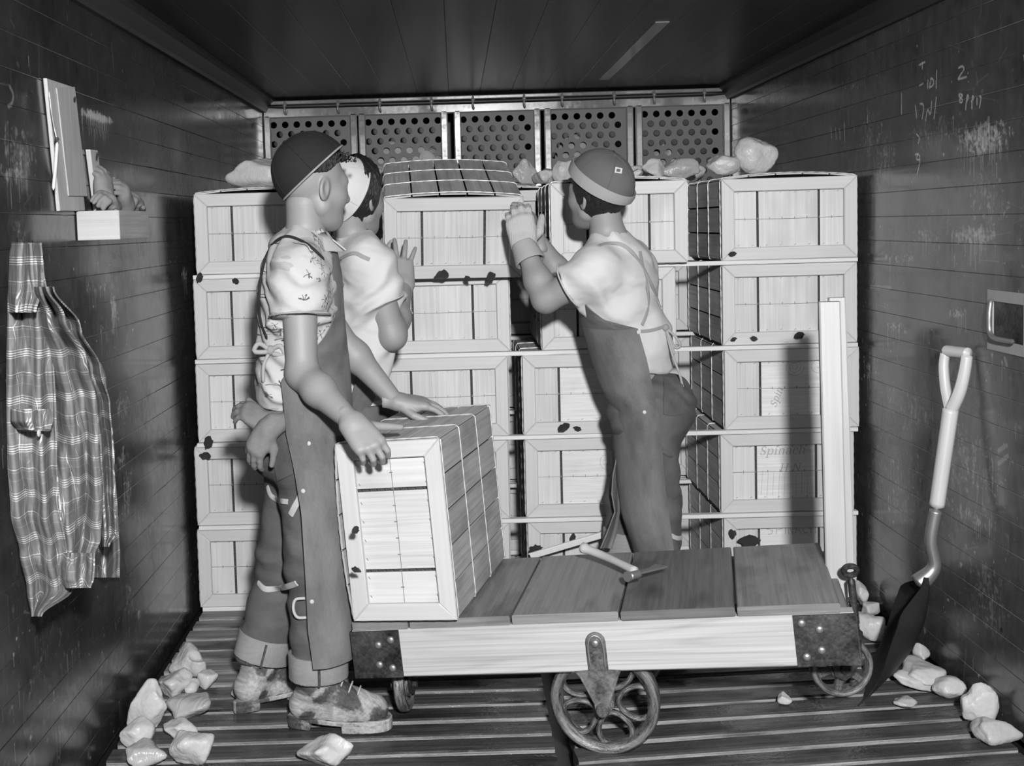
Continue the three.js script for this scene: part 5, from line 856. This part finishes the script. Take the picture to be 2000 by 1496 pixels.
  // collar: a ring standing round the neck, points folded down
  { const rows = []; for (let i = 0; i <= 28; i++) { const a = lerp(-2.7, 2.7, i / 28), c0 = J.neck.clone().add(V(0, .006, 0)); const dir = V(-Math.cos(a), 0, Math.sin(a) * 1.0), w = 1 + .25 * Math.abs(a) / 2.7; rows.push([c0.clone().addScaledVector(dir, .064).add(V(0, -.004, 0)), c0.clone().addScaledVector(dir, .067).add(V(0, .030 - .012 * Math.abs(a) / 2.7, 0)), c0.clone().addScaledVector(dir, .078).add(V(0, .012 - .01 * w, 0)), c0.clone().addScaledVector(dir, .096 * w).add(V(.0, -.022 * w * w, 0))].map(B)); } part('collar', sheet(rows, .004, (i, j) => [i * .015, j * .02]), Mfloral, shirt); }
  for (const [b, d, rd] of [[hemR, J.elR.clone().sub(J.shR), .0875], [hemL, J.elL.clone().sub(J.shL), .0875]]) { const t = new THREE.TorusGeometry(rd - .0035, .0026, 6, 40).applyQuaternion(new THREE.Quaternion().setFromUnitVectors(V(0, 0, 1), d.normalize())); part('sleeve_hem', t.translate(...B(b).toArray()), Mfloral, shirt); }
  // jeans with turned-up cuffs
  const cR = anR.clone().lerp(J.knR, .05), cL = anL.clone().lerp(J.knL, .05);
  const jeansB = uni([ell(J.pel, [.165, .135, .140], Q), ell(at(575, 880, 3.24), [.15, .10, .125], Q), cone(J.hipR, J.knR, .103, .084), cone(J.knR, cR, .084, .076), cone(J.hipL, J.knL, .103, .084), cone(J.knL, cL, .084, .076)], .035);
  const yW = at(600, 745, 3.2).y;
  const jeansF = (x, y, z) => Math.max(near(jeansB(x, y, z), () => .008 * fbm(x * 8, y * 12, z * 8, 3) + .003 * Math.sin((y * 1.5 + x * .8 - z) * 46 + 5 * noise3(x * 7, y * 7, z * 7))), y - yW);
  const cutR = cut(jeansF, cR.clone().add(V(0, -.01, 0)), V(0, -1, 0)), jeansCut = (x, y, z) => x * 0 + Math.max(cutR(x, y, z));
  const jeans = part('jeans', nets(jeansCut, ...bounds([J.pel, J.hipL, J.hipR, J.knL, J.knR, cR, cL], .19), .0075, null, base), Mdenim, g);
  for (const [c, k, dark] of [[cR, J.knR, true], [cL, J.knL, false]]) { const ax = k.clone().sub(c).normalize(), sh = (x, y, z) => { const px = x - c.x, py = y - c.y, pz = z - c.z, h = px * ax.x + py * ax.y + pz * ax.z, q = Math.hypot(px - ax.x * h, py - ax.y * h, pz - ax.z * h) + .004 * fbm(x * 14, y * 10, z * 14, 2); return Math.max(Math.abs(q - .0785) - .006, Math.abs(h - .026) - .036); }; const cf = part('turn_up_cuff', nets(sh, ...bounds([c], .13), .0045, null, base), MdenimBack, jeans); part('selvedge_seam', tube([c.clone().addScaledVector(ax, -.008), c.clone().addScaledVector(ax, .06)].map(p => B(p.clone().add(V(.012, 0, .0835)))), .004, 6, 6), Mdenim, cf); }
  // back pocket and its stitching, leg straps with clips
  const nJ = p => gradN(jeansCut, p.clone().add(base));
  const grid = (q, n, m, fn, lift) => { const rows = []; for (let i = 0; i <= n; i++) { const row = []; for (let j = 0; j <= m; j++) { const s = i / n, t = j / m, u = lerp(lerp(q[0][0], q[1][0], t), lerp(q[3][0], q[2][0], t), s), v = lerp(lerp(q[0][1], q[1][1], t), lerp(q[3][1], q[2][1], t), s); const p = hit(fn, u, v, 2.8, 3.6, lift); if (!p) return null; row.push(B(p)); } rows.push(row); } return rows; };
  const pk = grid([[522, 838], [566, 832], [574, 925], [542, 940]], 12, 10, jeansCut, .004); if (pk) part('back_pocket', sheet(pk, .004, (i, j) => [j * .008, i * .01]), Mdenim, jeans);
  const strapA = strapOn(jeansCut, [[504, 1138], [518, 1150], [540, 1149], [562, 1145], [579, 1139]], 2.9, 3.7, .003).map(B); if (strapA.length > 2) part('leg_strap', flatStrap(strapA, .016, .004, nJ), MstrapPale, jeans);
  const strapB = strapOn(jeansCut, [[522, 950], [528, 966], [538, 974], [552, 979], [562, 980]], 2.9, 3.7, .003).map(B); if (strapB.length > 2) part('leg_strap', flatStrap(strapB, .014, .004, nJ), MstrapPale, jeans);
  const strapC = strapOn(jeansCut, [[590, 962], [584, 976], [576, 990], [568, 1006]], 2.8, 3.7, .004).map(B); if (strapC.length > 2) { const s = part('clip_strap', flatStrap(strapC, .017, .004, nJ), MstrapPale, jeans); part('clip', tube([strapC[0], strapC[0].clone().add(V(.004, .02, .006)), strapC[0].clone().add(V(.018, .03, .008)), strapC[0].clone().add(V(.02, .012, .008))], .003, 14, 6), MironBright, s); }
  const lp = hit(jeansCut, 590, 1185, 2.8, 3.7); if (lp) part('strap_loop', tube([V(.01, .028, .012), V(-.016, .024, .012), V(-.022, -.002, .014), V(-.012, -.024, .014), V(.012, -.026, .014)].map(q => B(lp).add(q)), .0045, 24, 6), MstrapPale, jeans);
  // apron
  const rw_ = (v, cu, d, front, edge, rz) => ({ v, cu, d, front, edge, rz });
  const ap = apron(g, base, [rw_(496, 590, 3.25, 658, 634, .15), rw_(540, 590, 3.25, 667, 645, .17), rw_(620, 590, 3.25, 672, 650, .18), rw_(655, 592, 3.25, 674, 634, .19), rw_(690, 592, 3.25, 677, 602, .2), rw_(731, 595, 3.24, 682, 552, .205), rw_(836, 600, 3.23, 690, 563, .205), rw_(895, 605, 3.22, 692, 577, .195), rw_(985, 612, 3.18, 698, 592, .185), rw_(1117, 618, 3.16, 700, 600, .165), rw_(1215, 622, 3.15, 702, 604, .155), rw_(1287, 628, 3.15, 704, 614, .15)], -1.9);
  const apF = (x, y, z) => Math.min(jeansCut(x, y, z), shirtF(x, y, z));
  { const pa = ap.geometry; pa.computeBoundingBox(); const ray = new THREE.Raycaster(), tmp = new THREE.Mesh(pa, Mapron); tmp.position.copy(base); tmp.updateMatrixWorld();
    for (const [u, v] of [[603, 866], [592, 959], [609, 1175]]) { ray.set(EYE, at(u, v, 1).sub(EYE).normalize()); const h = ray.intersectObject(tmp)[0] ?? (ray.set(EYE, at(u + 9, v, 1).sub(EYE).normalize()), ray.intersectObject(tmp)[0]); if (h) part('snap_button', disc(B(h.point), V(-.15, .1, 1).normalize()), Mwhite, ap); } }
  const st = strapOn(shirtF, [[634, 508], [612, 486], [588, 470], [562, 462], [538, 472], [520, 500], [510, 540], [506, 580], [508, 622], [522, 664]], 2.8, 3.7, .002).map(B);
  if (st.length > 3) part('apron_string', capped(st, .0045, 60, 6), Mdark, ap);
  const kn = hit(shirtF, 528, 684, 2.8, 3.7); if (kn) { const k = B(kn); const bow = part('apron_tie', merge([new THREE.SphereGeometry(.014, 10, 8).translate(k.x, k.y, k.z), capped([k, k.clone().add(V(-.03, .02, .012)), k.clone().add(V(-.042, .0, .014)), k.clone().add(V(-.004, -.004, .01))], .007, 20, 7), capped([k, k.clone().add(V(.03, .012, .012)), k.clone().add(V(.04, -.012, .014)), k.clone().add(V(.004, -.008, .01))], .007, 20, 7), capped([k, k.clone().add(V(-.018, -.04, .01)), k.clone().add(V(-.022, -.09, .006))], .0055, 16, 6)]), Mpale, ap); }
  // gloves pushed into the back pocket
  const gl = V(0, 0, 0); for (const [w, d, n, s, lab, cu] of [[at(524, 838, 3.05), V(-.55, -.80, .16), V(-.45, .2, .9), 'right', 'grey work glove hanging fingers down out of the back pocket', [22, 26, 18]], [at(520, 828, 3.10), V(-.80, .62, .1), V(-.15, .85, .5), 'left', 'grey work glove sticking out sideways above the other glove in the pocket', [40, 40, 20]]]) {
    const h = hand(w, d, n, s, { s: .74, fat: 1.38, curl: cu, spread: 8 }); const cuff = cone(w, w.clone().add(V(.05, .02, -.02)), .022, .026); const f = (x, y, z) => near(smin(h.fn(x, y, z), cuff(x, y, z), .02), () => .006 * fbm(x * 22, y * 22, z * 22, 2));
    const m = single('work_glove', nets(f, ...bounds(h.pts.concat(w), .07), .0042, null, w), Mglove, lab, 'glove'); m.position.copy(w);
  }
}
const P3 = (name, list) => list;
// ---- the man in the white cap behind him, hand spread on the crate
{
  const D = 3.68, base = V(at(700, 900, D).x, 0, -D), B = p => p.clone().sub(base);
  const g = thing('person', 'man in white cap and white T-shirt with one hand spread on the lifted crate', 'person', base);
  const J = { neck: at(688, 470, D), head: at(694, 386, D - .01), shR: at(722, 512, D - .12), shL: at(668, 505, D + .14), elR: at(766, 656, D - .10), elL: at(730, 600, D + .24), wrR: at(789, 560, D + .10), wrL: at(736, 520, D + .30), chest: at(692, 575, D), waist: at(690, 690, D), pel: at(690, 800, D), hipR: at(700, 830, D - .06), hipL: at(676, 830, D + .08), knR: at(712, 1000, D - .05), knL: at(680, 1000, D + .08) };
  const fR = V(J.knR.x + .01, 0, J.knR.z), fL = V(J.knL.x - .02, 0, J.knL.z);
  const bR = boot(g, base, fR, V(.7, 0, -.7)), bL = boot(g, base, fL, V(.7, 0, -.7)), anR = bR.W(0, .14, -.012), anL = bL.W(0, .14, -.012);
  const fwd = V(.72, 0, -.70).normalize(), Q = basisOf(fwd, V(.03, 1, 0));
  const H = head(J.head, V(.58, -.02, -.81), V(.06, 1, 0), 1.0);
  const hR = hand(J.wrR, V(-.12, .93, -.34), V(.06, .30, .95), 'right', { curl: [-4, 10, 8], spread: 13, lean: -7, thumb: [.55, .80, -.1], thumb2: [.75, .6, -.1] });
  const hL = hand(J.wrL, V(.2, .8, -.5), V(-.95, 0, .2), 'left', { curl: [15, 15, 10] });
  const torso = uni([ell(J.chest, [.155, .19, .095], Q), ell(J.waist, [.135, .16, .085], Q), ell(J.pel, [.145, .11, .11], Q)], .06);
  const limbs = uni([torso, cone(J.neck, J.shR, .05, .05), cone(J.neck, J.shL, .05, .05), cone(J.neck.clone().add(V(0, -.03, 0)), H.W(0, -.055, -.03), .055, .052), cone(J.shR, J.elR, .054, .044), cone(J.shL, J.elL, .052, .042), cone(J.elR, J.elR.clone().lerp(J.wrR, .35), .043, .044), cone(J.elR.clone().lerp(J.wrR, .35), J.wrR, .044, .0255), cone(J.elL, J.wrL, .041, .026), cone(J.hipR, J.knR, .075, .05), cone(J.hipL, J.knL, .075, .05), cone(J.knR, anR, .05, .035), cone(J.knL, anL, .05, .035)], .025);
  const all = Object.values(J).concat(anR, anL);
  part('body', merge([nets(limbs, ...bounds(all, .12), .0085, null, base), nets(H.fn, ...bounds([J.head], .15), .0034, null, base), nets(hR.fn, ...bounds(hR.pts, .04), .003, null, base), nets(hL.fn, ...bounds(hL.pts, .04), .004, null, base)]), Mskin, g);
  eyes(H, g, base);
  const pc = at(678, 374, D - .03), pax = V(-.70, .40, .59).normalize();
  part('hair', nets(H.hair({ nape: -.085, brow: .062, th: .016, zmax: .10, z0: -.01, z1: .06, plane: [pc, pax] }), ...bounds([J.head], .15), .0042, null, base), Mhair, g);
  cap(g, base, pc, pax, V(.45, .88, -.1), .112, .115, [Mwhite, Mwhite], { wide: .95, crease: .005, seed: 5 });
  const hemR = J.shR.clone().lerp(J.elR, .52), hemL = J.shL.clone().lerp(J.elL, .5);
  const sleeve = (a, b) => { const d = b.clone().sub(a).normalize(); return cut(cone(a, a.clone().addScaledVector(d, .2), .060, .078), b, d); };
  const sR = sleeve(J.shR, hemR), sL = sleeve(J.shL, hemL);
  const shB = uni([ell(J.chest, [.180, .205, .115], Q), ell(J.waist, [.160, .17, .105], Q), ell(J.pel, [.16, .09, .125], Q), cone(J.neck.clone().add(V(0, -.02, 0)), J.shR, .055, .064), cone(J.neck.clone().add(V(0, -.02, 0)), J.shL, .055, .064)], .05), nh = cone(J.neck.clone().add(V(0, -.01, 0)), J.neck.clone().add(V(.01, .15, 0)), .058, .066);
  const shirtF = (x, y, z) => { let d = smin(shB(x, y, z), Math.min(sR(x, y, z), sL(x, y, z)), .065) ; d = near(d, () => .008 * fbm(x * 8, y * 13, z * 8, 3) + .0045 * Math.sin((y * 1.3 - x * 1.1 + z * .6) * 42 + 5 * noise3(x * 7, y * 7, z * 7))); return Math.max(d, -nh(x, y, z), J.pel.y - .06 - y); };
  const shirt = part('shirt', nets(shirtF, ...bounds([J.shR, J.shL, hemR, hemL, J.chest, J.pel, J.neck], .2), .0068, null, base), Mtee, g);
  { const t = new THREE.TorusGeometry(.0735, .0026, 6, 40).applyQuaternion(new THREE.Quaternion().setFromUnitVectors(V(0, 0, 1), J.elR.clone().sub(J.shR).normalize())); part('sleeve_hem', t.translate(...B(hemR).toArray()), Mtee, shirt); }
  { const rows = []; for (let i = 0; i <= 24; i++) { const a = lerp(-2.9, 2.9, i / 24), d = V(-Math.cos(a) * .8 - .1, 0, Math.sin(a)).normalize(), c0 = J.neck.clone(); rows.push([c0.clone().addScaledVector(d, .064).add(V(0, -.012, 0)), c0.clone().addScaledVector(d, .064).add(V(0, .012, 0)), c0.clone().addScaledVector(d, .082).add(V(0, -.008, 0))].map(B)); } part('neckband', sheet(rows, .004), Mtee, shirt); }
  const jB = uni([ell(J.pel, [.165, .12, .135], Q), cone(J.hipR, J.knR, .10, .084), cone(J.knR, anR, .084, .078), cone(J.hipL, J.knL, .10, .084), cone(J.knL, anL, .084, .078)], .035);
  const jF = (x, y, z) => Math.max(near(jB(x, y, z), () => .008 * fbm(x * 8, y * 12, z * 8, 3)), y - J.pel.y - .03, anR.y - y);
  part('jeans', nets(jF, ...bounds([J.pel, J.hipL, J.hipR, J.knL, J.knR, anR, anL], .18), .009, null, base), Mdenim, g);
  const q = (v, cu, front, edge, rz) => ({ v, cu, d: D, front, edge, rz });
  const ap = apron(g, base, [q(640, 690, 742, 738, .15), q(690, 688, 744, 716, .165), q(720, 688, 745, 700, .17), q(800, 688, 748, 680, .17), q(900, 690, 756, 672, .17), q(1100, 694, 762, 674, .16)], -2.2);
  const nS = p => gradN(shirtF, p.clone().add(base));
  const s1 = strapOn(shirtF, [[652, 516], [668, 504], [684, 496], [696, 495], [708, 501], [722, 507]], 3.2, 4, .002).map(B); if (s1.length > 3) part('apron_string', flatStrap(s1, .012, .003, nS), Mpale, ap);
}
// ---- the man in the grey cap lifting from the right, seen from behind
{
  const D = 3.72, base = V(at(1262, 900, D).x, 0, -D + .02), B = p => p.clone().sub(base);
  const g = thing('person', 'man in grey cap, white T-shirt and long apron, gloved, reaching up to the lifted crate', 'person', base);
  const J = { neck: at(1188, 468, D), head: at(1166, 378, D - .01), shL: at(1156, 535, D - .12), shR: at(1236, 516, D + .12), elL: at(1066, 584, D - .06), elR: at(1105, 555, D + .22), wrL: at(1024, 482, D + .02), wrR: at(1052, 470, D + .16), chest: at(1205, 575, D), waist: at(1234, 690, D), pel: at(1272, 800, D), hipL: at(1270, 835, D - .06), hipR: at(1262, 830, D + .10), knL: at(1284, 985, D - .02), knR: at(1232, 985, D + .18) };
  const fL = floorAt(1296, 1285), fR = floorAt(1222, 1262); 
  const bL = boot(g, base, V(fL.x, 0, -D + .04), V(-.75, 0, -.66)), bR = boot(g, base, V(at(1222, 1200, D + .18).x, 0, -D - .18), V(-.75, 0, -.66)), anL = bL.W(0, .14, -.012), anR = bR.W(0, .14, -.012);
  const fwd = V(-.74, 0, -.67).normalize(), spine = J.neck.clone().sub(J.pel).normalize(), Q = basisOf(fwd, spine);
  const H = head(J.head, V(-.64, .16, -.75), V(-.04, 1, .14), .98), c3 = at(1174, 358, D - .03), a3 = V(.34, .80, .42).normalize();
  const hL = hand(J.wrL, V(-.14, .95, -.22), V(-.05, .22, .97), 'left', { s: 1.04, fat: 1.28, curl: [16, 34, 22], spread: 4, thumb: [.55, .75, -.35], thumb2: [.85, .3, -.4] });
  const hR = hand(J.wrR, V(-.2, .85, -.3), V(.9, .1, .3), 'right', { curl: [20, 25, 15] });
  const torso = uni([ell(J.chest, [.155, .20, .10], Q), ell(J.waist, [.132, .16, .085], Q), ell(J.pel, [.145, .11, .11], Q)], .06);
  const limbs = uni([torso, cone(J.neck, J.shR, .05, .05), cone(J.neck, J.shL, .05, .05), cone(J.neck.clone().add(V(.01, -.03, 0)), H.W(0, -.055, -.03), .056, .053), cone(J.shR, J.elR, .052, .042), cone(J.shL, J.elL, .056, .043), cone(J.elL, J.elL.clone().lerp(J.wrL, .35), .042, .043), cone(J.elL.clone().lerp(J.wrL, .35), J.wrL, .043, .0285), cone(J.elR, J.elR.clone().lerp(J.wrR, .35), .041, .042), cone(J.elR.clone().lerp(J.wrR, .35), J.wrR, .042, .027), cone(J.hipR, J.knR, .075, .05), cone(J.hipL, J.knL, .075, .05), cone(J.knR, anR, .05, .035), cone(J.knL, anL, .05, .035)], .025);
  const all = Object.values(J).concat(anR, anL), bare = hand(J.wrL, V(-.14, .95, -.22), V(-.05, .22, .97), 'left', { s: 1.0, fat: .85, curl: [16, 34, 22], spread: 4, thumb: [.55, .75, -.35], thumb2: [.85, .3, -.4] });
  part('body', merge([nets(limbs, ...bounds(all, .12), .0085, null, base), nets(H.fn, ...bounds([J.head], .15), .0034, null, base), nets(hR.fn, ...bounds(hR.pts, .04), .0035, null, base), nets(bare.fn, ...bounds(bare.pts, .04), .0035, null, base)]), Mskin, g);
  eyes(H, g, base);
  part('hair', nets(H.hair({ nape: -.088, brow: .05, th: .012, zmax: .10, z0: -.02, z1: .06, plane: [c3, a3] }), ...bounds([J.head], .15), .0042, null, base), Mhair, g);
  const cp = cap(g, base, c3, a3, V(-.62, .62, -.60), .116, .106, [Mgrey, Mpale], { wide: .86, crease: .007, seed: 9, band: .036, bandTurn: 0 });
  // small stitched diamond patch on the cap
  { const c = at(1207, 333, D - .10), n = V(.55, .4, .75).normalize(), q = new THREE.Quaternion().setFromUnitVectors(V(0, 0, 1), n); const o = [[-.014, -.009], [.010, -.011], [.016, .008], [-.008, .011]]; const h = new THREE.Path([[-.008, -.005], [-.004, .006], [.009, .004], [.005, -.006]].map(p => new THREE.Vector2(...p))); const cg = cp.geometry, ray = new THREE.Raycaster(), tm = new THREE.Mesh(cg, Mgrey); tm.position.copy(base); tm.updateMatrixWorld(); ray.set(EYE, at(1207, 333, 1).sub(EYE).normalize()); const ht = ray.intersectObject(tm)[0]; if (ht) { const nn = ht.face.normal.clone(); if (nn.z < 0) nn.negate(); part('cap_patch', plate(o, .003, .0006, [h]).applyQuaternion(new THREE.Quaternion().setFromUnitVectors(V(0, 0, 1), nn)).translate(...B(ht.point.clone().addScaledVector(nn, .003)).toArray()), Mwhite, cp); } }
  // cotton glove with a knitted wrist
  const gl = part('cotton_glove', nets((x, y, z) => near(hL.fn(x, y, z), () => .002 * fbm(x * 30, y * 30, z * 30, 2)), ...bounds(hL.pts, .05), .0035, (x, y, z) => [x, y], base), MgloveWhite, g);
  { const a = J.wrL.clone().lerp(J.elL, -.06), b = J.wrL.clone().lerp(J.elL, .30), ax = b.clone().sub(a).normalize(), l = a.distanceTo(b); const f = (x, y, z) => { const px = x - a.x, py = y - a.y, pz = z - a.z, h = px * ax.x + py * ax.y + pz * ax.z, q = Math.hypot(px - ax.x * h, py - ax.y * h, pz - ax.z * h); return smax(Math.abs(q - (.037 + .010 * h / l) - .002 * fbm(x * 20, y * 20, z * 20, 2)) - .0035, Math.abs(h - l / 2) - l / 2, .003); }; part('glove_cuff', nets(f, ...bounds([a, b], .07), .0035, null, base), Mpale, gl); }
  const hemL = J.shL.clone().lerp(J.elL, .46), hemR = J.shR.clone().lerp(J.elR, .42);
  const sleeve = (a, b) => { const d = b.clone().sub(a).normalize(); return cut(cone(a, a.clone().addScaledVector(d, .2), a === J.shR ? .056 : .062, .084), b, d); };
  const sR = sleeve(J.shR, hemR), sL = sleeve(J.shL, hemL);
  const shB = uni([ell(at(1210, 575, D), [.165, .20, .112], Q), ell(at(1240, 690, D), [.135, .16, .095], Q), ell(at(1272, 672, D + .02), [.085, .11, .06], Q), cone(J.neck.clone().add(V(0, -.02, 0)), J.shR, .056, .060), cone(J.neck.clone().add(V(0, -.02, 0)), J.shL, .056, .066)], .05), nh = cone(J.neck.clone().add(V(0, -.005, 0)), J.neck.clone().add(V(-.02, .15, 0)), .059, .066);
  const yH = at(1285, 722, D).y;
  const shirtF = (x, y, z) => { let d = smin(shB(x, y, z), Math.min(sR(x, y, z), sL(x, y, z)), .065) ; d = near(d, () => .008 * fbm(x * 8, y * 13, z * 8, 3) + .0045 * Math.sin((y * 1.2 + x * .9 + z * .4) * 44 + 5 * noise3(x * 7, y * 7, z * 7))); return Math.max(d, -nh(x, y, z), yH - y - .25 * (x - base.x)); };
  const shirt = part('shirt', nets(shirtF, ...bounds([J.shR, J.shL, hemR, hemL, J.chest, J.waist, at(1300, 720, D), J.neck], .2), .0062, null, base), Mtee, g);
  { const t = new THREE.TorusGeometry(.0785, .0026, 6, 40).applyQuaternion(new THREE.Quaternion().setFromUnitVectors(V(0, 0, 1), J.elL.clone().sub(J.shL).normalize())); part('sleeve_hem', t.translate(...B(hemL).toArray()), Mtee, shirt); }
  { const rows = []; for (let i = 0; i <= 32; i++) { const a = i / 32 * 6.2832, d = V(Math.cos(a), .10 * Math.cos(a), Math.sin(a)), c0 = J.neck.clone().add(V(0, .002, 0)); rows.push([c0.clone().addScaledVector(d, .060).add(V(0, .012, 0)), c0.clone().addScaledVector(d, .070).add(V(0, -.004, 0))].map(B)); } part('neckband', sheet(rows, .005), Mtee, shirt); }
  const jB = uni([ell(J.pel, [.155, .125, .14], Q), ell(at(1292, 790, D - .02), [.115, .10, .10], Q), cone(J.hipR, J.knR, .10, .085), cone(J.knR, anR, .085, .080), cone(J.hipL, J.knL, .094, .074), cone(J.knL, anL, .074, .074)], .03);
  const jF = (x, y, z) => Math.max(near(jB(x, y, z), () => .007 * fbm(x * 8, y * 12, z * 8, 3) + .003 * Math.sin((y * 1.5 + x - z) * 44 + 5 * noise3(x * 7, y * 7, z * 7))), y - at(1290, 690, D).y, anL.y - .01 - y);
  const jeans = part('jeans', nets(jF, ...bounds([J.pel, J.hipL, J.hipR, J.knL, J.knR, anR, anL], .19), .0075, null, base), Mdenim, g);
  for (const [c, k, y1] of [[anR, J.knR, at(1222, 1046, D + .1).y], [anL, J.knL, at(1325, 1078, D).y]]) { const ax = k.clone().sub(c).normalize(), l = (y1 - c.y) / ax.y; const f = (x, y, z) => { const px = x - c.x, py = y - c.y, pz = z - c.z, h = px * ax.x + py * ax.y + pz * ax.z, q = Math.hypot(px - ax.x * h, py - ax.y * h, pz - ax.z * h); return Math.max(Math.abs(q - .088 + .003 * fbm(x * 14, y * 10, z * 14, 2)) - .006, Math.abs(h - l / 2) - l / 2); }; part('turn_up_cuff', nets(f, ...bounds([c, c.clone().addScaledVector(ax, l)], .12), .006, null, base), MdenimBack, jeans); }
  const nJ = p => gradN(jF, p.clone().add(base)), nS = p => gradN(shirtF, p.clone().add(base));
  const row = (v, front, edge, rz, d = D) => ({ v, cu: (front + edge) / 2 + 8, d, front, edge, rz, s: -1 });
  const ap = apron(g, base, [row(590, 1128, 1142, .165), row(622, 1134, 1180, .165), row(640, 1138, 1244, .165), row(700, 1154, 1262, .165), row(760, 1174, 1275, .168), row(803, 1194, 1284, .175), row(871, 1200, 1291, .165), row(950, 1207, 1297, .155), row(1019, 1217, 1307, .15), row(1085, 1238, 1317, .15), row(1170, 1252, 1330, .15)], -2.0);
  { // the other leg of the split apron, hanging from the far thigh
    const rows = []; for (const [v, a, b, d] of [[880, 1207, 1222, D - .02], [930, 1197, 1217, D + .0], [965, 1195, 1214, D + .03], [1000, 1201, 1210, D + .04], [1045, 1184, 1203, D + .03], [1071, 1173, 1194, D + .02]]) { const row = []; for (let j = 0; j <= 6; j++) row.push(B(at(lerp(a, b, j / 6), v, d + .02 * Math.sin(j)))); rows.push(row); } part('apron_leg', sheet(rows, .004, (i, j) => [j * .02, i * .06]), Mapron, ap); }
  const pa = ap.geometry, ray = new THREE.Raycaster(), tmp = new THREE.Mesh(pa, Mapron); tmp.position.copy(base); tmp.updateMatrixWorld();
  for (const [u, v] of [[1259, 805], [1246, 649]]) { ray.set(EYE, at(u, v, 1).sub(EYE).normalize()); const h = ray.intersectObject(tmp)[0]; if (h) part('snap_button', disc(B(h.point), V(.1, .1, 1).normalize()), Mwhite, ap); }
  const strapP = (px, w, m, fn, nf, n) => { const s = strapOn(fn, px, 3.2, 4.2, .002).map(B); if (s.length > 2) part(n, flatStrap(s, w, .003, nf), m, ap); };
  strapP([[1168, 480], [1190, 475], [1212, 477], [1230, 488], [1245, 505], [1258, 525], [1270, 550], [1282, 578], [1290, 600]], .012, Mpale, shirtF, nS, 'apron_string');
  strapP([[1228, 440], [1238, 448], [1244, 462], [1250, 490], [1256, 520], [1264, 555], [1267, 585], [1262, 615], [1254, 635]], .011, Mpale, shirtF, nS, 'apron_string');
  strapP([[1252, 647], [1266, 646], [1280, 643], [1294, 639], [1302, 640]], .010, Mpale, shirtF, nS, 'apron_string');
  { const k = B(hit(shirtF, 1300, 640, 3.2, 4.2, .006) ?? at(1300, 640, D - .1)); part('apron_tie', merge([new THREE.SphereGeometry(.012, 10, 8).translate(k.x, k.y, k.z), capped([k, k.clone().add(V(.03, -.03, .012)), k.clone().add(V(.045, -.06, .008)), k.clone().add(V(.030, -.066, .004)), k.clone().add(V(.008, -.02, .004))], .005, 24, 6), capped([k, k.clone().add(V(.016, -.08, .012)), k.clone().add(V(.042, -.16, .02)), k.clone().add(V(.055, -.24, .012)), k.clone().add(V(.05, -.28, .01))], .004, 24, 6), capped([k, k.clone().add(V(.012, -.04, .01)), k.clone().add(V(.026, -.09, .012))], .0045, 16, 6)]), Mpale, ap); }
  strapP([[1293, 880], [1301, 885], [1309, 889], [1315, 888]], .012, MironBright, jF, nJ, 'strap_clip');
  strapP([[1311, 1046], [1322, 1051], [1332, 1050], [1341, 1042]], .014, MstrapPale, jF, nJ, 'leg_strap');
  { const pk = []; for (let i = 0; i <= 10; i++) { const row = []; for (let j = 0; j <= 10; j++) { const s = i / 10, t = j / 10, p = hit(jF, lerp(1296, lerp(1334, 1330, s), t), lerp(735 + 8 * t, 812 - 5 * Math.abs(t - .5), s), 3.2, 4.2, .003); row.push(p && B(p)); } pk.push(row); } if (pk.flat().every(Boolean)) part('back_pocket', sheet(pk, .004, (i, j) => [j * .008, i * .01]), Mdenim, jeans); }
}
// the photographer's flash gun, above and to the right of the lens
{
  const T = thing('flash_gun', 'flash gun with a polished bowl reflector held above the camera', 'flash', FLASH.clone());
  const dir = flash.target.position.clone().sub(FLASH).normalize(), q = new THREE.Quaternion().setFromUnitVectors(V(0, 1, 0), dir);
  const bowl = []; for (let i = 0; i <= 12; i++) { const t = i / 12; bowl.push(new THREE.Vector2(.012 + .075 * Math.sqrt(t), -.07 + .055 * t)); } for (let i = 12; i >= 0; i--) { const t = i / 12; bowl.push(new THREE.Vector2(.014 + .075 * Math.sqrt(t), -.073 + .055 * t)); }
  part('reflector', new THREE.LatheGeometry(bowl, 32).applyQuaternion(q), MironBright, T);
  part('flash_bulb', new THREE.SphereGeometry(.02, 16, 12).translate(0, -.04, 0).applyQuaternion(q), new THREE.MeshStandardMaterial({ color: G(.9), emissive: G(1), emissiveIntensity: 8, roughness: .3 }), T);
  part('battery_case', capped([V(0, -.06, 0), V(0, -.09, 0)].map(p => p.applyQuaternion(q)).concat([V(0, -.10, .08), V(0, -.25, .08)]), .017, 16, 10), Miron, T);
}
scene.traverse(o => { if (o.isMesh) { o.castShadow = true; o.receiveShadow = true; } if (o.userData && o.userData._n) delete o.userData._n; });
renderer.render(scene, camera);
